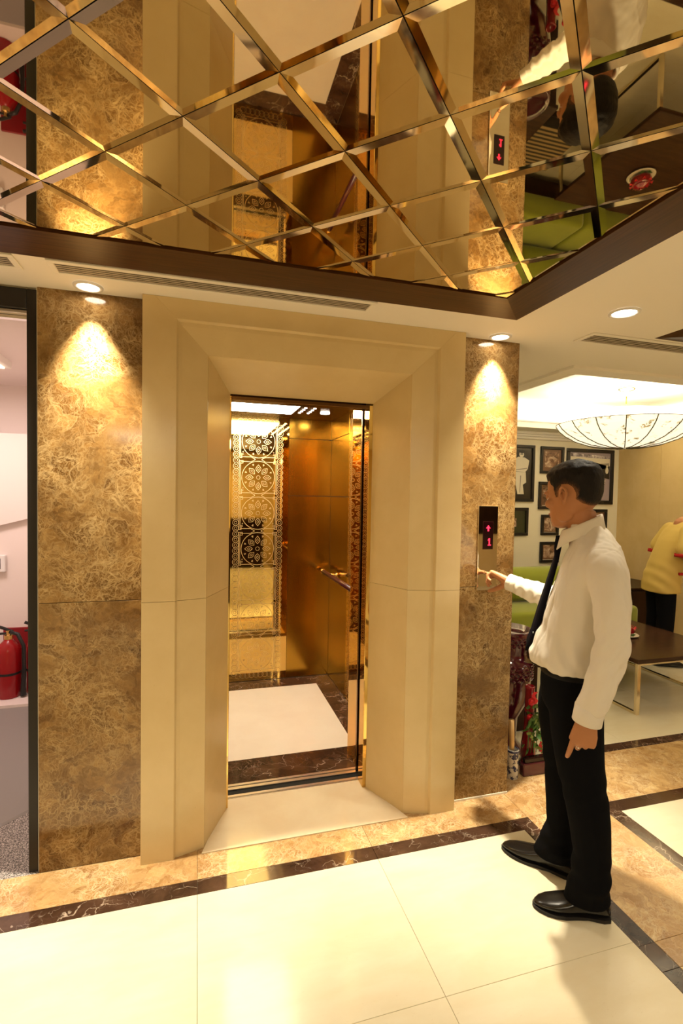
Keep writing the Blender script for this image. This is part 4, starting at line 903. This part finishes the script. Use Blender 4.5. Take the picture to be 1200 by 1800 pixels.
B().loft([ering((0.19 + 0.07 * q, 0, 1.40 + 0.05 * q), 0.072 - r, 0.080 - r, 28) for q, r in ((-0.2, -0.006), (-0.1, -0.010), (0.5, 0.0), (0.6, 0.006))], False).xform(WM).obj('collar', M_UNIFR, None, True).parent = wsh
b = B(); b.loft([ering((-0.03, 0, z), rf, rl, 28, 2.2) for z, rf, rl in ((0.92, 0.10, 0.15), (0.84, 0.115, 0.165), (0.76, 0.10, 0.16))])
for s in (-1, 1): b.chain([(-0.03, s * 0.085, 0.82), (-0.02, s * 0.09, 0.48), (-0.04, s * 0.09, 0.09)], [0.095, 0.076, 0.070])
put('trousers', place(vox(b, 0.010, 3), WM), M_TROUS, waiter)
for s in (-1, 1):
    B().loft([ering((x, s * (0.092 + 0.1 * (x + 0.08)), 0.001 + h / 2), w, h / 2, 16, 2.5, (0, 1, 0), (0, 0, 1)) for x, w, h in ((-0.115, 0.012, 0.05), (-0.10, 0.032, 0.08), (-0.02, 0.038, 0.09), (0.06, 0.044, 0.066), (0.12, 0.038, 0.048), (0.15, 0.018, 0.03))]).xform(WM).obj('shoe', M_SHOE, waiter, True)

# ------------------------------------------------------------------ lounge
def picture(x0, x1, z0, z1, label, kind):
    y = 3.049; d = 0.026; fw = 0.035 if x1 - x0 < 0.5 else 0.045
    t = thing('picture_frame', ((x0 + x1) / 2, y, z0), label, 'picture', 'framed photographs on the lounge wall')
    b = B(); b.box(x0, x1, y - d, y, z1 - fw, z1, 0.003).box(x0, x1, y - d, y, z0, z0 + fw, 0.003).box(x0, x0 + fw, y - d, y, z0 + fw, z1 - fw, 0.003).box(x1 - fw, x1, y - d, y, z0 + fw, z1 - fw, 0.003)
    b.obj('frame', M_BLACK, t)
    mm = {'sepia': M_SEPIA, 'street': M_PRINTD, 'figure': M_PRINTD, 'olive': M_OLIVE, 'pale': M_SEPIA}[kind]
    B().box(x0 + fw, x1 - fw, y - 0.008, y - 0.001, z0 + fw, z1 - fw).obj('mat_board', mm, t)
    w, h = x1 - x0, z1 - z0; F = y - 0.0085
    def flat(nm, polys, m_):
        b = B()
        for p in polys: b.faces([(x0 + u * w, F - 0.0004 * q, z0 + v * h) for (u, v), q in zip(p, [len(nm) % 3 + 1] * len(p))], [tuple(range(len(p)))])
        return b.obj(nm, m_, t)
    def oval(cu, cv, ru, rv, n=14): return [(cu + ru * math.cos(2 * math.pi * k / n), cv + rv * math.sin(2 * math.pi * k / n)) for k in range(n)]
    if kind == 'sepia':
        B().box(x0 + 0.20 * w, x1 - 0.20 * w, F - 0.0012, F, z0 + 0.24 * h, z1 - 0.18 * h).obj('print', M_PHB, t)
    elif kind == 'pale':
        B().box(x0 + 0.2 * w, x1 - 0.2 * w, F - 0.0012, F, z0 + 0.22 * h, z1 - 0.16 * h).obj('print', M_PHB, t)
        B().box(x0 + 0.17 * w, x1 - 0.14 * w, F - 0.003, F, z0 + 0.125 * h, z0 + 0.15 * h).obj('edge_strip', M_PRINTL, t)
    elif kind == 'street':
        B().box(x0 + 0.07 * w, x1 - 0.07 * w, F - 0.0012, F, z0 + 0.07 * h, z1 - 0.06 * h).obj('print', M_PRINTM, t)
        F -= 0.0016
        flat('sky', [[(0.08, 0.70), (0.92, 0.66), (0.92, 0.86), (0.08, 0.90)]], M_PRINTL); flat('roofs', [[(0.50, 0.72), (0.90, 0.76), (0.90, 0.70), (0.62, 0.58)]], M_PRINT)
        flat('shops', [[(0.62, 0.76), (0.92, 0.70), (0.92, 0.46), (0.62, 0.52)]], M_PRINTD)
        F -= 0.0012; flat('walker', [oval(0.86, 0.62, 0.035, 0.06), oval(0.86, 0.70, 0.02, 0.025)], M_PRINTL); flat('steps', [[(0.60, 0.44 - k * 0.045), (0.84 - k * 0.01, 0.44 - k * 0.045), (0.83 - k * 0.01, 0.422 - k * 0.045), (0.60, 0.422 - k * 0.045)] for k in range(8)], M_PRINTL)
        flat('houses', [[(0.08, 0.92), (0.92, 0.88), (0.92, 0.83), (0.08, 0.86)]], M_PHW)
    elif kind == 'figure':
        flat('figure', [oval(0.60, 0.835, 0.075, 0.055), [(0.36, 0.74), (0.50, 0.79), (0.70, 0.78), (0.84, 0.73), (0.80, 0.58), (0.72, 0.52), (0.40, 0.53)], [(0.40, 0.52), (0.74, 0.52), (0.76, 0.34), (0.66, 0.30), (0.70, 0.13), (0.50, 0.13), (0.42, 0.34)]], M_PRINTL)
        flat('hair', [oval(0.61, 0.885, 0.085, 0.035), oval(0.60, 0.838, 0.05, 0.008)], M_BLACK); flat('arms', [[(0.38, 0.56), (0.78, 0.60), (0.78, 0.585), (0.38, 0.545)], [(0.57, 0.46), (0.60, 0.46), (0.58, 0.16), (0.56, 0.16)]], M_PRINT)
        flat('leaf', [[(0.38, 0.42), (0.44, 0.34), (0.42, 0.14), (0.36, 0.14)]], M_PGREEN)
    else:
        B().box(x0 + 0.2 * w, x0 + 0.56 * w, F - 0.0012, F, z0 + 0.32 * h, z0 + 0.62 * h).obj('print', M_PHB, t)
picture(4.20, 4.665, 1.560, 2.262, 'large framed photo of a figure in white with crossed arms, beside the pillar', 'figure')
picture(4.752, 5.100, 1.918, 2.258, 'small sepia framed photo in the top row, between two large frames', 'sepia')
picture(5.146, 5.884, 1.540, 2.252, 'largest framed photo, a pale street scene with steps, behind the man', 'street')
picture(4.740, 5.075, 1.468, 1.815, 'framed sepia photo partly hidden by the face of the man', 'pale')
picture(4.22, 4.595, 1.136, 1.485, 'dark olive framed picture with a tiny photo, next to the pillar edge', 'olive')
picture(4.790, 5.052, 1.140, 1.400, 'small framed photo just under the chin of the man', 'pale')
picture(4.786, 5.066, 0.790, 1.055, 'lowest small framed photo above the green sofa', 'pale')
picture(5.50, 5.805, 1.150, 1.475, 'framed photo peeping out behind the collar of the man', 'sepia')

def pillow(b, x0, x1, y0, y1, z0, z1, r=0.05, seg=4): return b.box(x0, x1, y0, y1, z0, z1, r, seg)
sofa = thing('sofa', (3.95, 2.3, 0), 'long lime green sofa with a fat back bolster against the picture wall', 'sofa')
B().box(2.62, 5.16, 1.95, 2.92, 0.06, 0.24, 0.01).obj('base', M_DADO, sofa)
for x0, x1 in ((2.60, 3.45), (3.455, 4.31), (4.315, 5.18)):
    pillow(B(), x0, x1, 1.90, 2.60, 0.235, 0.470, 0.045).obj('seat_cushion', M_GREENS, sofa, True)
for x0, x1 in ((2.62, 3.86), (3.87, 5.12)):
    b = B(); n = 24
    prof_ = []
    for k in range(n):
        a = 2 * math.pi * k / n; prof_.append((math.copysign(abs(math.cos(a)) ** 0.75, math.cos(a)) * 0.15, math.copysign(abs(math.sin(a)) ** 0.75, math.sin(a)) * 0.185))
    b.loft([[(x, 2.43 + p * q, 0.655 + z * q) for p, z in prof_] for x, q in ((x0, 0.72), (x0 + 0.02, 0.90), (x0 + 0.06, 1.0), (x1 - 0.06, 1.0), (x1 - 0.02, 0.9), (x1, 0.72))])
    b.obj('back_bolster', M_GREENS, sofa, True)
B().box(2.62, 5.16, 2.60, 2.92, 0.24, 0.70, 0.02).obj('backrest', M_DADO, sofa)
for x in (2.72, 5.06):
    for y in (2.02, 2.85): B().lathe((x, y, 0), [(0.022, 0), (0.028, 0.06)], 12).obj('leg', M_CHROME, sofa)
cab = thing('low_cabinet', (5.6, 2.6, 0), 'dark wooden low cabinet in the corner beside the sofa end', 'cabinet')
B().box(5.26, 5.97, 2.22, 3.04, 0.0, 0.575, 0.004).obj('body', M_DADO, cab); B().box(5.24, 5.978, 2.20, 3.045, 0.575, 0.60, 0.004).obj('top', M_DADO, cab)
for x0, x1 in ((5.28, 5.61), (5.62, 5.95)): B().box(x0, x1, 2.205, 2.222, 0.03, 0.56, 0.003).obj('door', M_DADO, cab)

tb = thing('coffee_table', (4.24, 1.13, 0), 'low dark wood coffee table on polished metal hoop legs', 'table')
B().box(3.755, 4.73, 0.580, 1.68, 0.392, 0.425, 0.003).obj('top', M_TABLE, tb)
M_LEG = mat('leg_metal', (0.80, 0.70, 0.50), 0.16, 1.0)
for x in (3.775, 4.68):
    b = B(); w = 0.028
    b.box(x, x + w, 0.600, 0.600 + w, 0, 0.392, 0.002).box(x, x + w, 1.63, 1.63 + w, 0, 0.392, 0.002).box(x, x + w, 0.600 + w, 1.63, 0.0, 0.020, 0.002).obj('leg_hoop', M_LEG, tb)
B().box(3.803, 4.68, 0.604, 0.618, 0.372, 0.392, 0.001).box(3.803, 4.68, 1.64, 1.654, 0.372, 0.392, 0.001).obj('apron_rail', M_LEG, tb)
pl = B().lathe((4.20, 1.14, 0.4255), [(0.045, 0), (0.06, 0.003), (0.105, 0.014), (0.110, 0.016), (0.104, 0.019), (0.058, 0.008), (0.0, 0.007)], 36, False).obj('plate', M_CERAM, None, True); tag(pl, 'round white saucer on the coffee table under the red pot', 'plate')
pot = thing('candy_pot', (4.20, 1.14, 0.434), 'round red glass pot with green foil leaf on the white saucer', 'pot')
B().lathe((4.20, 1.14, 0.4345), [(0.03, 0), (0.055, 0.006), (0.078, 0.03), (0.080, 0.05), (0.066, 0.075), (0.05, 0.086)], 14).obj('body', M_REDGL, pot)
B().lathe((4.20, 1.14, 0.4345), [(0.056, 0.086), (0.058, 0.090), (0.03, 0.104), (0.012, 0.108), (0.012, 0.116), (0.0, 0.124)], 14).obj('lid', M_REDGL, pot)
for a in (-2.3, -1.5, 0.4, 2.4):
    b = B(); c = Vector((4.20, 1.14, 0.452)); d = Vector((math.cos(a), math.sin(a), 0)); s = Vector((-d.y, d.x, 0))
    b.faces([c + d * 0.079 - s * 0.03, c + d * 0.084 + Vector((0, 0, 0.012)), c + d * 0.079 + s * 0.034, c + d * 0.083 - Vector((0, 0, 0.012))], [(0, 1, 2), (0, 2, 3)]); b.obj('leaf', M_LEAF, pot)
for k in range(9):
    a = k * 0.7; c = Vector((4.20, 1.14, 0.50)); d = Vector((math.cos(a), math.sin(a), 0)); s = Vector((-d.y, d.x, 0))
    B().faces([c + d * 0.058, c + d * 0.084 + s * 0.016 + Vector((0, 0, 0.012)), c + d * 0.092 + Vector((0, 0, -0.006)), c + d * 0.084 - s * 0.016 + Vector((0, 0, 0.010))], [(0, 1, 2), (0, 2, 3)]).obj('petal', M_PETAL, pot)

st = thing('stool', (3.16, 1.12, 0), 'low stool with a dark striped seat and metal legs, hidden behind the man', 'stool')
pillow(B(), 2.93, 3.40, 0.90, 1.34, 0.36, 0.455, 0.03).obj('seat', M_STRIPE, st, True); B().box(2.95, 3.38, 0.92, 1.32, 0.31, 0.36, 0.004).obj('base', M_DADO, st)
for x in (2.97, 3.36):
    for y in (0.94, 1.30): B().tube([(x, y, 0), (x, y, 0.31)], 0.013, 12).obj('leg', M_LEG, st, True)

# shaded pendant lamp: ribbed fabric bowl over the table
CX0, CY0, RR = 4.49, 1.50, 0.60
ch = thing('pendant_lamp', (CX0, CY0, 2.09), 'big glowing fabric bowl lamp with thin ribs and leaf print above the table', 'lamp')
prof_b = [(0.02, 2.092), (0.16, 2.098), (0.30, 2.122), (0.42, 2.165), (0.51, 2.220), (0.565, 2.268), (RR, 2.318)]
nP = 16
for k in range(nP):
    a0, a1 = 2 * math.pi * k / nP, 2 * math.pi * (k + 1) / nP; b = B(); rows = []
    for r, z in prof_b:
        rows.append([Vector((CX0 + r * math.cos(a0 + (a1 - a0) * q / 4), CY0 + r * math.sin(a0 + (a1 - a0) * q / 4), z)) for q in range(5)])
    for r0, r1 in zip(rows[:-1], rows[1:]):
        b.faces(r0 + r1, [(i, i + 1, 6 + i, 5 + i) for i in range(4)])
    b.obj('shade_panel', M_SHADE, ch, True)
    B().tube([(CX0 + (r + 0.003) * math.cos(a0), CY0 + (r + 0.003) * math.sin(a0), z - 0.002) for r, z in prof_b], 0.0045, 6).obj('rib', M_RIB, ch, True)
B().lathe((CX0, CY0, 0), [(RR, 2.318), (RR - 0.07, 2.362), (RR - 0.20, 2.415), (RR - 0.36, 2.448), (0.08, 2.462), (0.05, 2.462)], 48, False).obj('upper_shade', M_SHADET, ch, True)
B().tube([(CX0 + (RR + 0.002) * math.cos(2 * math.pi * k / 48), CY0 + (RR + 0.002) * math.sin(2 * math.pi * k / 48), 2.318) for k in range(49)], 0.003, 6).obj('rim', M_RIB, ch, True)
B().tube([(CX0, CY0, 2.462), (CX0, CY0, 2.58)], 0.006, 10).obj('rod', M_BRASS, ch, True)
B().lathe((CX0, CY0, 0), [(0.075, 2.659), (0.075, 2.640), (0.055, 2.628), (0.012, 2.622), (0.012, 2.575)], 28).obj('canopy', M_LEG, ch, True)

# ------------------------------------------------------------------ red arrangement behind the right pillar
ve = thing('tiered_vessel', (2.53, 0.42, 0), 'burgundy mosaic vessel with two sparkling tiers standing behind the pillar', 'vessel')
def studs(r, z0, z1, m_, nm):
    b = B(); c = (2.53, 0.42)
    nk = 26; rows = max(2, int((z1 - z0) / 0.022))
    for j in range(rows):
        for k in range(nk):
            a = 2 * math.pi * (k + 0.5 * (j % 2)) / nk; z = z0 + (j + 0.5) * (z1 - z0) / rows
            p = Vector((c[0] + r * math.cos(a), c[1] + r * math.sin(a), z)); d = Vector((math.cos(a), math.sin(a), 0)); s = Vector((-d.y, d.x, 0)); q = 0.0155; u = Vector((0, 0, 0.011))
            b.faces([p + s * q, p + u, p - s * q, p - u, p + d * 0.009], [(0, 1, 4), (1, 2, 4), (2, 3, 4), (3, 0, 4)])
    b.obj(nm, m_, ve, kind='stuff')
B().lathe((2.53, 0.42, 0), [(0.10, 0), (0.10, 0.03), (0.06, 0.08), (0.07, 0.22), (0.13, 0.34), (0.145, 0.50), (0.150, 0.585), (0.120, 0.595), (0.110, 0.64), (0.128, 0.70), (0.145, 0.775), (0.138, 0.782), (0.11, 0.74), (0.0, 0.73)], 40, False).obj('body', M_BURGGL, ve, True)
studs(0.1505, 0.475, 0.585, M_BURGGL, 'mosaic'); studs(0.138, 0.685, 0.775, M_BURGGL, 'mosaic')
B().loft([[(2.62 + 0.02 * t, 0.30 - 0.03 * t, 0.655 - 0.045 * t + q * 0.004) for t in (0, 0.5, 1, 1.5, 2, 1.5, 1, 0.5)] if False else [(2.56 + 0.055 * t, 0.265 + 0.01 * t, 0.690 - 0.042 * t - w) for t, w in ((0, 0.0), (0.6, -0.012), (1.3, -0.010), (2, 0.0), (2.4, 0.02), (1.8, 0.055), (1.0, 0.058), (0.4, 0.03))] for q in (0,)] + [[(2.56 + 0.055 * t, 0.285 + 0.01 * t, 0.690 - 0.042 * t - w) for t, w in ((0, 0.0), (0.6, -0.012), (1.3, -0.010), (2, 0.0), (2.4, 0.02), (1.8, 0.055), (1.0, 0.058), (0.4, 0.03))]]).obj('leaf_tray', M_DADO, ve)
sc_ = thing('side_console', (2.58, 0.78, 0), 'dark wooden side console behind the burgundy vessel', 'console')
B().box(2.26, 2.90, 0.60, 0.96, 0.0, 0.565, 0.004).obj('body', M_DADO, sc_); B().box(2.25, 2.91, 0.59, 0.97, 0.565, 0.59, 0.003).obj('top', M_TABLE, sc_)
pv = thing('porcelain_jar', (2.374, 0.125, 0), 'blue and white porcelain cylinder on the floor beside the pillar', 'jar')
B().lathe((2.374, 0.125, 0), [(0.030, 0), (0.033, 0.004), (0.033, 0.150), (0.035, 0.152), (0.035, 0.168), (0.031, 0.170), (0.029, 0.16), (0.029, 0.02), (0.0, 0.02)], 28, False).obj('body', M_PORC, pv, True)
B().lathe((2.374, 0.125, 0), [(0.0362, 0.154), (0.0362, 0.166)], 28, False).obj('blue_band', mat('cobalt', (0.03, 0.04, 0.12), 0.2), pv, True)
o = B().tube([(2.372, 0.125, 0.021), (2.366, 0.125, 0.20), (2.360, 0.128, 0.335)], [0.012, 0.015, 0.017], 14).obj('gold_scroll', M_GOLDP, None, True); tag(o, 'gold paper scroll standing in the porcelain jar', 'scroll')
gv = B().lathe((2.335, 0.235, 0), [(0.05, 0.0), (0.05, 0.01), (0.012, 0.03), (0.012, 0.28), (0.045, 0.34), (0.058, 0.50), (0.055, 0.50), (0.043, 0.345), (0.0, 0.32)], 28, False).obj('glass_vase', M_GLASSY, None, True); tag(gv, 'smoky glass vase on a stem behind the porcelain jar', 'vase')
bo = thing('red_bottle', (2.545, 0.215, 0), 'slim glossy red bottle vase standing among the red flowers', 'vase')
B().lathe((2.545, 0.215, 0), [(0.040, 0), (0.042, 0.02), (0.042, 0.13), (0.032, 0.20), (0.027, 0.27), (0.027, 0.47), (0.030, 0.48), (0.024, 0.485), (0.022, 0.40), (0.0, 0.38)], 28, False).obj('body', M_REDGL, bo, True); B().lathe((2.545, 0.215, 0), [(0.0285, 0.30), (0.0285, 0.33)], 24, False).obj('neck_band', M_BURGGL, bo, True)
gb = thing('glass_block', (2.53, 0.135, 0), 'low dark glass block on the marble floor under the flowers', 'ornament')
B().box(2.435, 2.62, 0.105, 0.145, 0.0, 0.075, 0.006).obj('block', M_BURGGL, gb); B().box(2.45, 2.605, 0.108, 0.142, 0.075, 0.105, 0.006).obj('upper_block', M_DISP, gb)
fl = thing('flower_arrangement', (2.55, 0.15, 0.10), 'red flowers and green leaves in front of the red bottle', 'flowers')
rnd = random.Random(3)
def petal_flower(c, r, nm='flower'):
    c = Vector(c); f = B().sphere(c, r * 0.62, 2).obj(nm, M_PETAL, fl, True)
    for lay, n_, rr, up_ in ((0, 5, 0.75, 0.30), (1, 6, 1.0, 0.05)):
        for k in range(n_):
            a = 2 * math.pi * (k + 0.5 * lay) / n_; d = Vector((math.cos(a), -0.35 + 0.0 * lay, math.sin(a))).normalized(); s = d.cross(Vector((0, 1, 0))).normalized(); fwd = Vector((0, -1, 0))
            o = B().faces([c + d * r * 0.2, c + d * r * rr * 0.75 + s * r * 0.5 + fwd * r * up_, c + d * r * rr * 1.1 + fwd * r * up_, c + d * r * rr * 0.75 - s * r * 0.5 + fwd * r * up_], [(0, 1, 2), (0, 2, 3)]).obj('petal', M_PETAL, None, True); o.parent = f; o.matrix_parent_inverse = Matrix.Translation(-Vector(fl.location)) if False else Matrix.Identity(4)
for c, r in (((2.575, 0.135, 0.335), 0.026), ((2.605, 0.15, 0.43), 0.024), ((2.505, 0.15, 0.42), 0.020), ((2.595, 0.16, 0.485), 0.022), ((2.495, 0.15, 0.33), 0.016)): petal_flower(c, r * 1.25)
def leafm(c, d, L, w, m_):
    c, d = Vector(c), Vector(d).normalized(); s = d.cross(Vector((0.2, 1, 0.3))).normalized(); n_ = s.cross(d)
    B().faces([c, c + d * L * 0.35 + s * w, c + d * L - n_ * L * 0.12, c + d * L * 0.35 - s * w, c + d * L * 0.4 + n_ * w * 0.5], [(0, 1, 4), (1, 2, 4), (2, 3, 4), (3, 0, 4)]).obj('leaf', m_, fl, True)
for k in range(96):
    c = (2.56 + rnd.gauss(0, 0.045), 0.14 + rnd.uniform(-0.02, 0.03), 0.13 + abs(rnd.gauss(0.13, 0.07))); a = rnd.uniform(0, 6.28)
    leafm(c, (math.cos(a), rnd.uniform(-0.6, 0.1), math.sin(a) * 0.8 + 0.2), rnd.uniform(0.035, 0.065), rnd.uniform(0.009, 0.016), M_LEAFL if k % 4 == 0 else M_LEAF)
for k in range(7):
    x = 2.50 + 0.02 * k; B().tube([(x, 0.16, 0.105), (x + 0.01 * math.sin(k * 2), 0.155, 0.22), (x + 0.02 * math.sin(k), 0.15, 0.34)], 0.0025, 6).obj('stem', M_LEAF, fl)
for k, (x, z0, z1) in enumerate(((2.52, 0.40, 0.47), (2.60, 0.36, 0.50), (2.575, 0.10, 0.2))):
    B().loft([[(x + 0.012 * math.sin(t * 7 + k), 0.145 + 0.01 * t, z0 + (z1 - z0) * t), (x + 0.024 + 0.012 * math.sin(t * 7 + k), 0.150, z0 + (z1 - z0) * t)] for t in (0, 0.25, 0.5, 0.75, 1)], False, False).obj('ribbon', M_PETAL, fl, True)

# ------------------------------------------------------------------ the lobby behind the camera, seen only in the mirrors
rd = thing('reception_desk', (0.9, -4.85, 0), 'dark wooden reception desk seen only as a reflection in the lift', 'desk')
B().box(-0.3, 2.0, -5.1, -4.6, 0, 1.02, 0.005).obj('body', M_DADO, rd); B().box(-0.36, 2.06, -5.14, -4.55, 1.02, 1.06, 0.005).obj('top', M_TABLE, rd)
